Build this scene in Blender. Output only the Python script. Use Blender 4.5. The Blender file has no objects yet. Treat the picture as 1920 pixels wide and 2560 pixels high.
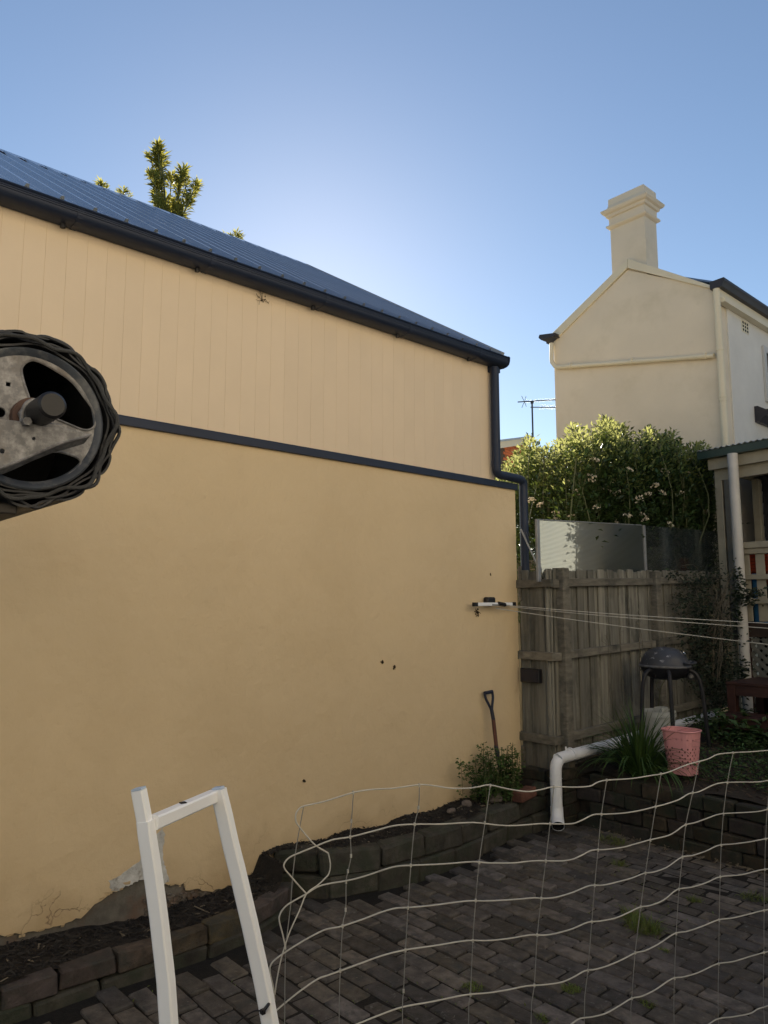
import bpy, bmesh, math, random
import numpy as np
from mathutils import Vector, Matrix, Euler
from mathutils.geometry import tessellate_polygon
R = math.radians
random.seed(11); NP = np.random.default_rng(11)
scene = bpy.context.scene
COL = scene.collection

# ------------------------------------------------------------- camera
CAMPOS = Vector((4.39, 0.0, 1.9)); YAW = R(48.3); FPX = 1840.0; PITCH = math.atan(235/FPX)
cam_d = bpy.data.cameras.new('camera'); cam = bpy.data.objects.new('camera', cam_d); COL.objects.link(cam)
cam.location = CAMPOS; cam.rotation_euler = (R(90)+PITCH, 0, YAW)
cam_d.sensor_fit = 'VERTICAL'; cam_d.sensor_height = 36; cam_d.lens = 36*FPX/2560
cam_d.clip_start = 0.05; cam_d.clip_end = 2000
scene.camera = cam

# ------------------------------------------------------------- sky, sun, exposure
SUN = Vector((-0.812, 0.584, 0)).normalized(); SUN_EL = R(24.0)
world = bpy.data.worlds.new('World'); scene.world = world; world.use_nodes = True
wn = world.node_tree; wn.nodes.clear()
wo = wn.nodes.new('ShaderNodeOutputWorld'); bg = wn.nodes.new('ShaderNodeBackground')
sk = wn.nodes.new('ShaderNodeTexSky'); sk.sky_type = 'NISHITA'; sk.sun_disc = False
sk.sun_elevation = SUN_EL; sk.sun_rotation = math.atan2(SUN.x, SUN.y) % (2*math.pi)
sk.air_density = 1.0; sk.dust_density = 0.12; sk.ozone_density = 1.6; sk.altitude = 0
bg.inputs['Strength'].default_value = 0.076
wn.links.new(sk.outputs[0], bg.inputs['Color']); wn.links.new(bg.outputs[0], wo.inputs['Surface'])
sl = bpy.data.lights.new('sun', 'SUN'); sl.energy = 5.0; sl.angle = R(0.55); sl.color = (1, .93, .80)
so = bpy.data.objects.new('sun', sl); COL.objects.link(so)
sdir = Vector((SUN.x*math.cos(SUN_EL), SUN.y*math.cos(SUN_EL), math.sin(SUN_EL)))
so.rotation_euler = sdir.to_track_quat('Z', 'Y').to_euler(); so.location = sdir*60
scene.view_settings.view_transform = 'Standard'; scene.view_settings.look = 'None'
scene.view_settings.exposure = 0.91; scene.view_settings.gamma = 1.0
try: scene.view_settings.use_curve_mapping = False
except Exception: pass

# ------------------------------------------------------------- measuring helpers (points of the place found from sight lines)
_S, _C, _cp, _sp = math.sin(YAW), math.cos(YAW), math.cos(PITCH), math.sin(PITCH)
def ray(px, py):
    s = px-960; u = -(py-1280); f = FPX*_cp-u*_sp; up = u*_cp+FPX*_sp
    return Vector((-_S*f+_C*s, _C*f+_S*s, up)), f
def on(px, py, ax, val):
    r, f = ray(px, py); t = (val-CAMPOS[ax])/r[ax]
    return CAMPOS+r*t
def at(px, py, fwd):
    r, f = ray(px, py)
    return CAMPOS+r*(fwd/f)

# ------------------------------------------------------------- object helpers
def tag(o, label=None, cat=None, group=None, kind=None):
    if label: o['label'] = label
    if cat: o['category'] = cat
    if group: o['group'] = group
    if kind: o['kind'] = kind
    return o
def thing(name, label, cat, loc=(0, 0, 0), group=None):
    o = bpy.data.objects.new(name, None); COL.objects.link(o); o.location = loc; o.empty_display_size = .1
    return tag(o, label, cat, group)
def link(name, me, parent=None, loc=None, rot=None, scale=None):
    o = bpy.data.objects.new(name, me); COL.objects.link(o)
    if parent is not None:
        o.parent = parent
        off = -chain(parent)
    else: off = Vector((0, 0, 0))
    l = Vector(loc) if loc is not None else Vector((0, 0, 0))
    o.location = l+off
    if rot is not None: o.rotation_euler = rot
    if scale is not None: o.scale = scale
    return o
def chain(o):
    v = Vector((0, 0, 0))
    while o is not None:
        v = v+Vector(o.location); o = o.parent
    return v
def smooth_path(pts, n=4, closed=False):
    pts = [Vector(p) for p in pts]; out = []; N = len(pts)
    rng = range(N if closed else N-1)
    for i in rng:
        if closed: a, b, c, d = pts[i-1], pts[i], pts[(i+1) % N], pts[(i+2) % N]
        else: a, b, c, d = pts[max(i-1, 0)], pts[i], pts[i+1], pts[min(i+2, N-1)]
        for k in range(n):
            t = k/n
            out.append(.5*((2*b)+(-a+c)*t+(2*a-5*b+4*c-d)*t*t+(-a+3*b-3*c+d)*t*t*t))
    if not closed: out.append(pts[-1])
    return out
class MB:
    def __init__(s): s.v = []; s.f = []
    def add(s, vs, fs):
        o = len(s.v); s.v += [tuple(v) for v in vs]; s.f += [tuple(i+o for i in f) for f in fs]; return s
    def box(s, c, d, rot=None):
        c = Vector(c); h = Vector(d)/2
        vs = [Vector((x*h.x, y*h.y, z*h.z)) for x in (-1, 1) for y in (-1, 1) for z in (-1, 1)]
        if rot is not None:
            m = rot if isinstance(rot, Matrix) else Euler(rot).to_matrix()
            vs = [m @ v for v in vs]
        return s.add([v+c for v in vs], [(0, 1, 3, 2), (4, 6, 7, 5), (0, 4, 5, 1), (2, 3, 7, 6), (0, 2, 6, 4), (1, 5, 7, 3)])
    def box2(s, a, b):
        a = Vector(a); b = Vector(b)
        return s.box((a+b)/2, [abs(x) for x in (b-a)])
    def bar(s, p, q, w, h, up=(0, 0, 1)):
        p = Vector(p); q = Vector(q); d = (q-p); L = d.length; d.normalize(); up = Vector(up)
        x = d.cross(up)
        if x.length < 1e-4: x = d.cross(Vector((1, 0, 0)))
        x.normalize(); z = x.cross(d)
        m = Matrix((x, d, z)).transposed()
        return s.box((p+q)/2, (w, L, h), m)
    def tube(s, pts, r, n=8, cap=True, closed=False, square=False):
        pts = [Vector(p) for p in pts]; N = len(pts); rs = r if hasattr(r, '__len__') else [r]*N
        vs = []; prev = None
        for i, p in enumerate(pts):
            if closed: t = pts[(i+1) % N]-pts[i-1]
            else: t = pts[min(i+1, N-1)]-pts[max(i-1, 0)]
            if t.length < 1e-9: t = Vector((0, 0, 1))
            t.normalize()
            if prev is None:
                prev = t.cross(Vector((0, 0, 1)) if abs(t.z) < .9 else Vector((1, 0, 0)))
            prev = prev-t*prev.dot(t)
            if prev.length < 1e-6: prev = t.orthogonal()
            prev.normalize(); b = t.cross(prev)
            for k in range(n):
                a = 2*math.pi*k/n+(math.pi/4 if square else 0)
                vs.append(p+(prev*math.cos(a)+b*math.sin(a))*rs[i]*(1.4142 if square else 1))
        fs = []
        for i in range(N if closed else N-1):
            j = (i+1) % N
            for k in range(n):
                k2 = (k+1) % n
                fs.append((i*n+k, i*n+k2, j*n+k2, j*n+k))
        if cap and not closed:
            fs.append(tuple(range(n-1, -1, -1))); fs.append(tuple((N-1)*n+k for k in range(n)))
        return s.add(vs, fs)
    def lathe(s, prof, c=(0, 0, 0), n=24, sx=1, sy=1, m=None):
        c = Vector(c); vs = []; P = len(prof)
        for r, z in prof:
            for k in range(n):
                a = 2*math.pi*k/n; v = Vector((r*math.cos(a)*sx, r*math.sin(a)*sy, z))
                if m is not None: v = m @ v
                vs.append(v+c)
        fs = [(i*n+k, i*n+(k+1) % n, (i+1)*n+(k+1) % n, (i+1)*n+k) for i in range(P-1) for k in range(n)]
        return s.add(vs, fs)
    def prism(s, poly, fn, a, b):
        """poly: 2D outline; fn(u, v, w) -> point; extruded from w=a to w=b"""
        N = len(poly); vs = [fn(u, v, a) for u, v in poly]+[fn(u, v, b) for u, v in poly]
        tri = tessellate_polygon([[Vector((u, v, 0)) for u, v in poly]])
        fs = [tuple(t) for t in tri]+[tuple(i+N for i in reversed(t)) for t in tri]
        fs += [(i, (i+1) % N, (i+1) % N+N, i+N) for i in range(N)]
        return s.add(vs, fs)
    def mesh(s, name, mat, smooth=False, bevel=0, fixn=True):
        me = bpy.data.meshes.new(name); me.from_pydata(s.v, [], s.f); me.materials.append(mat)
        if fixn or bevel:
            bm = bmesh.new(); bm.from_mesh(me)
            if fixn: bmesh.ops.recalc_face_normals(bm, faces=bm.faces)
            if bevel:
                bmesh.ops.bevel(bm, geom=list(bm.edges), offset=bevel, segments=1, affect='EDGES', clamp_overlap=True)
            bm.to_mesh(me); bm.free()
        if smooth:
            for p in me.polygons: p.use_smooth = True
            try: me.set_sharp_from_angle(angle=R(38))
            except Exception: pass
        me.update(); return me
    def build(s, name, mat, parent=None, smooth=False, bevel=0, fixn=True):
        return link(name, s.mesh(name, mat, smooth, bevel, fixn), parent)
def leaves(name, P, D, U, L, W, mat, parent=None, fold=.25, mid=.45):
    """a mass of two-triangle folded leaves as one mesh"""
    P = np.asarray(P, float); D = np.asarray(D, float); U = np.asarray(U, float)
    N = len(P); L = np.broadcast_to(np.asarray(L, float), (N,))[:, None]; W = np.broadcast_to(np.asarray(W, float), (N,))[:, None]
    D = D/np.linalg.norm(D, axis=1)[:, None]; Sd = np.cross(D, U); Sd /= (np.linalg.norm(Sd, axis=1)[:, None]+1e-9); Nn = np.cross(Sd, D)
    v = np.empty((N, 4, 3)); v[:, 0] = P; v[:, 1] = P+D*L*mid+Sd*W*.5+Nn*W*fold; v[:, 2] = P+D*L-Nn*L*.12; v[:, 3] = P+D*L*mid-Sd*W*.5+Nn*W*fold
    me = bpy.data.meshes.new(name); me.vertices.add(N*4); me.vertices.foreach_set('co', v.reshape(-1))
    idx = (np.arange(N)[:, None]*4+np.array([0, 1, 2, 0, 2, 3])[None]).reshape(-1)
    me.loops.add(N*6); me.loops.foreach_set('vertex_index', idx.astype(np.int32))
    me.polygons.add(N*2); me.polygons.foreach_set('loop_start', np.arange(0, N*6, 3, dtype=np.int32))
    me.update(calc_edges=True); me.validate(); me.materials.append(mat)
    return link(name, me, parent)
def rnd_dirs(n):
    d = NP.normal(size=(n, 3)); return d/np.linalg.norm(d, axis=1)[:, None]

# ------------------------------------------------------------- materials
def pm(name, col, rough=.7, var=.18, scale=6, bump=.15, bscale=60, metal=0, rand=.0, hue=0, stretch=(1, 1, 1), spec=.4,
       col2=None, c2scale=3, c2lo=.55, c2hi=.65, col3=None, c3scale=9, c3lo=.6, c3hi=.7, bstretch=None, island=False, coat=0, cracks=0):
    m = bpy.data.materials.new(name); m.use_nodes = True; nt = m.node_tree; N = nt.nodes; Lk = nt.links.new
    b = N['Principled BSDF']; b.inputs['Roughness'].default_value = rough; b.inputs['Metallic'].default_value = metal
    b.inputs['Specular IOR Level'].default_value = spec
    tc = N.new('ShaderNodeTexCoord'); oi = N.new('ShaderNodeObjectInfo')
    ml = N.new('ShaderNodeVectorMath'); ml.operation = 'MULTIPLY_ADD'; ml.inputs[1].default_value = (1, 1, 1)
    cb = N.new('ShaderNodeCombineXYZ'); mr = N.new('ShaderNodeMath'); mr.operation = 'MULTIPLY'; mr.inputs[1].default_value = 37.0 if rand else 0
    Lk(oi.outputs['Random'], mr.inputs[0]); Lk(mr.outputs[0], cb.inputs[0]); Lk(mr.outputs[0], cb.inputs[1]); Lk(mr.outputs[0], cb.inputs[2])
    Lk(tc.outputs['Object'], ml.inputs[0]); Lk(cb.outputs[0], ml.inputs[2])
    def noise(sc, det=5, st=stretch, ro=.6):
        mp = N.new('ShaderNodeMapping'); mp.inputs['Scale'].default_value = st; Lk(ml.outputs[0], mp.inputs['Vector'])
        t = N.new('ShaderNodeTexNoise'); t.inputs['Scale'].default_value = sc; t.inputs['Detail'].default_value = det; t.inputs['Roughness'].default_value = ro
        Lk(mp.outputs[0], t.inputs['Vector']); return t
    def mrange(src, lo, hi, a=0, c=1):
        q = N.new('ShaderNodeMapRange'); q.inputs['From Min'].default_value = lo; q.inputs['From Max'].default_value = hi
        q.inputs['To Min'].default_value = a; q.inputs['To Max'].default_value = c; Lk(src, q.inputs['Value']); return q.outputs[0]
    n1 = noise(scale)
    hsv = N.new('ShaderNodeHueSaturation'); hsv.inputs['Color'].default_value = (*col, 1)
    v = mrange(n1.outputs['Fac'], .3, .7, 1-var, 1+var)
    if rand:
        r2 = mrange(oi.outputs['Random'], 0, 1, 1-rand, 1+rand); mm = N.new('ShaderNodeMath'); mm.operation = 'MULTIPLY'
        Lk(v, mm.inputs[0]); Lk(r2, mm.inputs[1]); v = mm.outputs[0]
    if island:
        g = N.new('ShaderNodeNewGeometry'); r3 = mrange(g.outputs['Random Per Island'], 0, 1, 1-island, 1+island); mm = N.new('ShaderNodeMath'); mm.operation = 'MULTIPLY'
        Lk(v, mm.inputs[0]); Lk(r3, mm.inputs[1]); v = mm.outputs[0]
        if hue: Lk(mrange(g.outputs['Random Per Island'], 0, 1, .5-hue, .5+hue), hsv.inputs['Hue'])
    elif hue:
        w = N.new('ShaderNodeTexWhiteNoise'); w.noise_dimensions = '1D'; Lk(oi.outputs['Random'], w.inputs['W'])
        Lk(mrange(w.outputs['Value'], 0, 1, .5-hue, .5+hue), hsv.inputs['Hue']); Lk(mrange(w.outputs['Value'], 0, 1, .5, 1.35), hsv.inputs['Saturation'])
    Lk(v, hsv.inputs['Value']); out = hsv.outputs[0]
    for c2, sc, lo, hi in ((col2, c2scale, c2lo, c2hi), (col3, c3scale, c3lo, c3hi)):
        if c2 is None: continue
        n2 = noise(sc, 8, (1, 1, 1), .65); mx = N.new('ShaderNodeMix'); mx.data_type = 'RGBA'
        Lk(mrange(n2.outputs['Fac'], lo, hi), mx.inputs['Factor']); Lk(out, mx.inputs[6]); mx.inputs[7].default_value = (*c2, 1); out = mx.outputs[2]
    Lk(out, b.inputs['Base Color'])
    if bump:
        n3 = noise(bscale, 6, bstretch or stretch, .65); bp = N.new('ShaderNodeBump'); bp.inputs['Strength'].default_value = bump; bp.inputs['Distance'].default_value = .01
        h = n3.outputs['Fac']
        if cracks:
            n4 = noise(cracks, 3, (1, 1, 1), .5); ad = N.new('ShaderNodeMath'); ad.operation = 'MULTIPLY_ADD'; ad.inputs[1].default_value = 3.0
            Lk(n4.outputs['Fac'], ad.inputs[0]); Lk(h, ad.inputs[2]); h = ad.outputs[0]
        Lk(h, bp.inputs['Height']); Lk(bp.outputs[0], b.inputs['Normal'])
    if coat: b.inputs['Coat Weight'].default_value = coat
    m.diffuse_color = (*col, 1)
    return m
def leafmat(name, col, trans, tcol, var=.35, hue=.03, rough=.45):
    m = pm(name, col, rough=rough, var=.12, scale=3, bump=0, island=var, hue=hue, spec=.35)
    nt = m.node_tree; b = nt.nodes['Principled BSDF']; o = nt.nodes['Material Output']
    tr = nt.nodes.new('ShaderNodeBsdfTranslucent'); tr.inputs['Color'].default_value = (*tcol, 1)
    mx = nt.nodes.new('ShaderNodeMixShader'); mx.inputs[0].default_value = trans
    nt.links.new(b.outputs[0], mx.inputs[1]); nt.links.new(tr.outputs[0], mx.inputs[2]); nt.links.new(mx.outputs[0], o.inputs['Surface'])
    return m
M = {}
M['render'] = pm('tan_rendered_paint', (.685, .535, .335), .75, .035, .8, .8, 11, cracks=2.6, col2=(.65, .50, .305), c2scale=1.3, c2lo=.5, c2hi=.75)
M['clad'] = pm('beige_board_paint', (.75, .605, .435), .6, .03, 2, .08, 30, rand=.012)
M['plaster'] = pm('white_set_plaster', (.56, .56, .55), .8, .25, 12, .9, 25, col2=(.30, .28, .25), c2scale=14, c2lo=.55, c2hi=.68)
M['oldwall'] = pm('old_grey_mortar', (.13, .12, .105), .95, .4, 9, 1.0, 20, col2=(.15, .10, .075), c2scale=5, c2lo=.52, c2hi=.7, col3=(.05, .05, .045), c3scale=8)
M['char'] = pm('dark_slate_coated_steel', (.017, .026, .052), .45, .08, 3, .02, 20, spec=.3)
M['charroof'] = pm('slate_blue_roof_steel', (.27, .31, .37), .2, .06, 1.5, 0, 8, metal=.6, spec=.6)
M['brickpav'] = pm('worn_paving_brick', (.098, .085, .076), .78, .45, 14, .9, 55, rand=.5, hue=.025, col2=(.055, .055, .052), c2scale=11, c2lo=.5, c2hi=.68, col3=(.17, .165, .155), c3scale=26, c3lo=.60, c3hi=.72)
M['joint'] = pm('dirt_in_joints', (.010, .009, .008), .95, .4, 30, .6, 90)
M['edge'] = pm('old_edging_brick', (.078, .058, .044), .9, .45, 12, 1.1, 40, rand=.4, hue=.045, col2=(.045, .045, .04), c2scale=7, c2lo=.48, c2hi=.66)
M['stone'] = pm('mossy_sandstone', (.052, .048, .040), .92, .45, 8, 1.2, 28, rand=.35, col2=(.035, .042, .028), c2scale=5, c2lo=.45, c2hi=.65)
M['retain'] = pm('damp_old_brick', (.042, .032, .025), .92, .45, 9, 1.2, 30, rand=.4, hue=.03, col2=(.022, .027, .018), c2scale=6, c2lo=.45, c2hi=.62)
M['redbrick'] = pm('broken_orange_brick', (.13, .055, .038), .9, .3, 12, .8, 40)
M['mulch'] = pm('dark_mulch_soil', (.016, .013, .011), .95, .5, 25, 1.2, 50)
M['chip'] = pm('bark_chips', (.019, .016, .014), .8, .2, 10, .2, 30, island=.6, hue=.02)
M['straw'] = pm('dry_straw', (.15, .125, .09), .8, .2, 10, .1, 30, island=.4)
M['soil'] = pm('garden_bed_soil', (.030, .024, .018), .95, .4, 20, 1, 40)
M['ground'] = pm('yard_ground', (.10, .09, .07), .95, .3, 1, .3, 8)
M['paling'] = pm('weathered_grey_paling', (.185, .175, .145), .88, .35, 5, .5, 22, rand=.28, stretch=(7, 7, .7), col2=(.06, .06, .05), c2scale=2.2, c2lo=.5, c2hi=.7, col3=(.22, .215, .19), c3scale=4, c3lo=.62, c3hi=.8)
M['rail'] = pm('weathered_rail_timber', (.165, .15, .12), .88, .35, 6, .5, 26, rand=.2, stretch=(2, .8, 5), col2=(.06, .06, .05), c2scale=3, c2lo=.52, c2hi=.7)
M['pvc'] = pm('white_grey_pvc', (.80, .82, .86), .4, .08, 6, .03, 20, col2=(.30, .29, .26), c2scale=3, c2lo=.62, c2hi=.8)
M['whitepaint'] = pm('white_pipe_paint', (.55, .53, .50), .5, .08, 4, .05, 20, col2=(.30, .28, .24), c2scale=3, c2lo=.6, c2hi=.85)
M['cream'] = pm('cream_house_render', (.73, .63, .48), .75, .05, 1.2, .25, 14, cracks=3, col2=(.62, .53, .38), c2scale=1.6, c2lo=.52, c2hi=.8)
M['creamside'] = pm('pale_house_render', (.71, .67, .60), .75, .07, 1.5, .3, 12, cracks=3)
M['creamtrim'] = pm('cream_trim_paint', (.72, .64, .47), .6, .05, 3, .05, 30)
M['beigetrim'] = pm('veranda_beige_paint', (.33, .30, .23), .65, .15, 5, .1, 30, col2=(.16, .14, .10), c2scale=2.5, c2lo=.55, c2hi=.8)
M['darkgut'] = pm('charcoal_gutter_paint', (.035, .032, .036), .45, .15, 4, .05, 20)
M['greengut'] = pm('dark_green_gutter', (.022, .045, .038), .4, .15, 4, .05, 20)
M['zinc'] = pm('pale_zinc_roof', (.42, .43, .42), .45, .2, 4, .1, 10, metal=.4)
M['bluezinc'] = pm('blue_grey_corrugated', (.16, .22, .32), .4, .1, 4, .05, 10, metal=.3)
M['black'] = pm('black_plastic', (.012, .012, .015), .45, .2, 8, .05, 40)
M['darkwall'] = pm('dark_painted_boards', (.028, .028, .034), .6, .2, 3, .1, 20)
M['redtim'] = pm('oiled_red_timber', (.045, .018, .014), .5, .3, 5, .2, 30, rand=.15, stretch=(.8, 6, 6))
M['lattice'] = pm('grey_lattice', (.14, .14, .12), .8, .2, 5, .2, 30)
M['bbqlid'] = pm('scuffed_grey_lid', (.055, .058, .068), .45, .2, 6, .1, 40, col2=(.30, .30, .32), c2scale=13, c2lo=.60, c2hi=.64)
M['bbqblk'] = pm('bbq_black_plastic', (.014, .014, .018), .5, .3, 9, .1, 40)
M['chrome'] = pm('dull_chrome', (.6, .6, .6), .25, .1, 9, 0, 40, metal=1)
M['pink'] = pm('pink_plastic', (.72, .33, .34), .45, .05, 5, .02, 30, col2=(.42, .18, .17), c2scale=5, c2lo=.6, c2hi=.8)
M['tub'] = pm('dirty_white_plastic', (.42, .43, .41), .5, .15, 6, .05, 20, col2=(.16, .15, .12), c2scale=6, c2lo=.58, c2hi=.7)
M['galv'] = pm('spangled_galvanised_steel', (.13, .13, .14), .5, .15, 10, .08, 30, metal=.25, spec=.5, col2=(.27, .27, .28), c2scale=46, c2lo=.44, c2hi=.66, col3=(.10, .08, .065), c3scale=5, c3lo=.58, c3hi=.72)
M['bluegalv'] = pm('dark_bluish_steel', (.055, .065, .085), .45, .25, 10, .08, 30, metal=.3, col2=(.17, .175, .185), c2scale=14, c2lo=.50, c2hi=.68)
M['curtain'] = pm('weathered_door_curtain', (.022, .024, .030), .55, .35, 14, .25, 50, metal=.1, col2=(.085, .085, .082), c2scale=16, c2lo=.60, c2hi=.7)
M['felt'] = pm('grey_felt_edge', (.042, .044, .048), .9, .3, 20, .4, 60)
M['whitemetal'] = pm('white_powder_coat', (.84, .86, .90), .3, .04, 4, .01, 30, spec=.5, col2=(.50, .50, .50), c2scale=9, c2lo=.68, c2hi=.78)
M['wire'] = pm('zinc_coated_wire', (.42, .41, .38), .5, .15, 30, .05, 80, metal=.2)
M['wirethin'] = pm('thin_zinc_wire', (.20, .20, .195), .55, .2, 30, .05, 80, metal=.2)
M['navy'] = pm('navy_handle_plastic', (.012, .016, .035), .45, .2, 6, .05, 40)
M['shaft'] = pm('red_brown_shaft', (.10, .038, .028), .6, .3, 20, .2, 40, stretch=(1, 1, .3))
M['steelold'] = pm('dark_spade_steel', (.035, .038, .048), .5, .3, 12, .2, 40, metal=.3)
M['greysteel'] = pm('grey_steel', (.28, .29, .31), .4, .15, 10, .05, 40, metal=.3)
M['glass'] = pm('window_glass', (.02, .03, .035), .08, .05, 3, 0, 20, spec=.8)
M['orangebrick'] = pm('orange_brick', (.55, .145, .045), .85, .12, 14, .3, 40, rand=.15)
M['mortar'] = pm('dark_mortar', (.10, .07, .05), .95, .2, 20, .3, 60)
M['bark'] = pm('shrub_bark', (.11, .095, .07), .9, .3, 12, .6, 40)
M['greenstem'] = pm('green_stem', (.09, .10, .045), .8, .3, 12, .3, 40)
M['flower'] = pm('cream_flower', (.70, .62, .48), .8, .1, 10, 0, 40, island=.25)
M['bluepl'] = pm('blue_plastic', (.03, .14, .30), .45, .1, 6, 0, 40)
M['orangepl'] = pm('orange_red_plastic', (.42, .055, .018), .5, .15, 6, 0, 40)
M['rock'] = pm('pale_rubble', (.15, .125, .11), .9, .3, 9, .8, 30, rand=.3)
M['whitewash'] = pm('pale_bare_timber', (.38, .37, .36), .7, .15, 10, .2, 40)
M['cord'] = pm('line_cord', (.45, .44, .40), .7, .1, 10, 0, 40)
M['hole'] = pm('hole_shade_black', (.006, .006, .007), .9, .1, 5, 0, 30)  # near-black puts shade inside holes into colour; also the gauge face
M['spot'] = pm('dark_wall_debris', (.05, .035, .022), .95, .3, 20, .5, 60)
M['lf_bush'] = leafmat('leaf_dark_glossy', (.040, .068, .024), .16, (.20, .25, .04), .45, .03, .4)
M['lf_suntint'] = leafmat('leaf_suntinted_yellow', (.12, .15, .04), .45, (.62, .62, .20), .3, .02, .45)  # yellow puts the sunlight on the shrub tips into leaf colour
M['lf_tree'] = leafmat('leaf_tree_olive', (.09, .105, .030), .55, (.55, .50, .10), .35, .03, .5)
M['lf_strap'] = leafmat('leaf_strap', (.050, .095, .025), .2, (.08, .16, .02), .3, .02, .45)
M['lf_weed'] = leafmat('leaf_weed', (.058, .10, .035), .2, (.08, .16, .02), .4, .03, .6)
M['lf_mint'] = leafmat('leaf_round_soft', (.062, .105, .030), .25, (.12, .22, .03), .35, .02, .6)
M['lf_vine'] = leafmat('leaf_vine_dark', (.018, .028, .014), .15, (.04, .07, .02), .4, .02, .5)
M['lf_grass'] = leafmat('grass_blade', (.13, .16, .04), .25, (.10, .15, .03), .4, .04, .6)
def polycarb(name, clear, bumpy):
    m = bpy.data.materials.new(name); m.use_nodes = True; nt = m.node_tree; N = nt.nodes; Lk = nt.links.new
    N.remove(N['Principled BSDF']); o = N['Material Output']
    tr = N.new('ShaderNodeBsdfTransparent'); tr.inputs[0].default_value = (.50, .55, .56, 1)
    tl = N.new('ShaderNodeBsdfTranslucent'); tl.inputs[0].default_value = (.92, .92, .80, 1)
    df = N.new('ShaderNodeBsdfDiffuse'); df.inputs[0].default_value = (.12, .14, .15, 1)
    gl = N.new('ShaderNodeBsdfGlossy'); gl.inputs[1].default_value = .12; gl.inputs[0].default_value = (.8, .85, .9, 1)
    a = N.new('ShaderNodeMixShader'); a.inputs[0].default_value = .5; Lk(df.outputs[0], a.inputs[1]); Lk(tl.outputs[0], a.inputs[2])
    b = N.new('ShaderNodeMixShader'); b.inputs[0].default_value = clear; Lk(a.outputs[0], b.inputs[1]); Lk(tr.outputs[0], b.inputs[2])
    lw = N.new('ShaderNodeLayerWeight'); lw.inputs[0].default_value = .5; pw = N.new('ShaderNodeMath'); pw.operation = 'POWER'; pw.inputs[1].default_value = 4.0; Lk(lw.outputs['Facing'], pw.inputs[0]); fr = N.new('ShaderNodeMath'); fr.operation = 'MULTIPLY_ADD'; fr.inputs[1].default_value = .9; fr.inputs[2].default_value = .05; Lk(pw.outputs[0], fr.inputs[0])
    c = N.new('ShaderNodeMixShader'); Lk(fr.outputs[0], c.inputs[0]); Lk(b.outputs[0], c.inputs[1]); Lk(gl.outputs[0], c.inputs[2])
    if bumpy:
        tc = N.new('ShaderNodeTexCoord'); w = N.new('ShaderNodeTexWave'); w.wave_type = 'BANDS'; w.bands_direction = 'Z'; w.inputs['Scale'].default_value = 26; w.inputs['Distortion'].default_value = .4
        bp = N.new('ShaderNodeBump'); bp.inputs['Strength'].default_value = .8; bp.inputs['Distance'].default_value = .004
        Lk(tc.outputs['Object'], w.inputs['Vector']); Lk(w.outputs['Fac'], bp.inputs['Height'])
        for q in (tl, df, gl): Lk(bp.outputs[0], q.inputs['Normal'])
        rp = N.new('ShaderNodeMapRange'); rp.inputs['To Min'].default_value = clear-.15; rp.inputs['To Max'].default_value = clear+.1
        Lk(w.outputs['Fac'], rp.inputs['Value']); Lk(rp.outputs[0], b.inputs[0])
    Lk(c.outputs[0], o.inputs['Surface']); return m
M['skin'] = polycarb('clear_rear_skin', .93, False)
for _n in M['skin'].node_tree.nodes:
    if _n.type == 'BSDF_TRANSPARENT': _n.inputs[0].default_value = (.93, .95, .95, 1)
M['poly'] = polycarb('fluted_polycarbonate', .58, True)
M['poly2'] = polycarb('clear_acrylic', .82, False)

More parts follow.
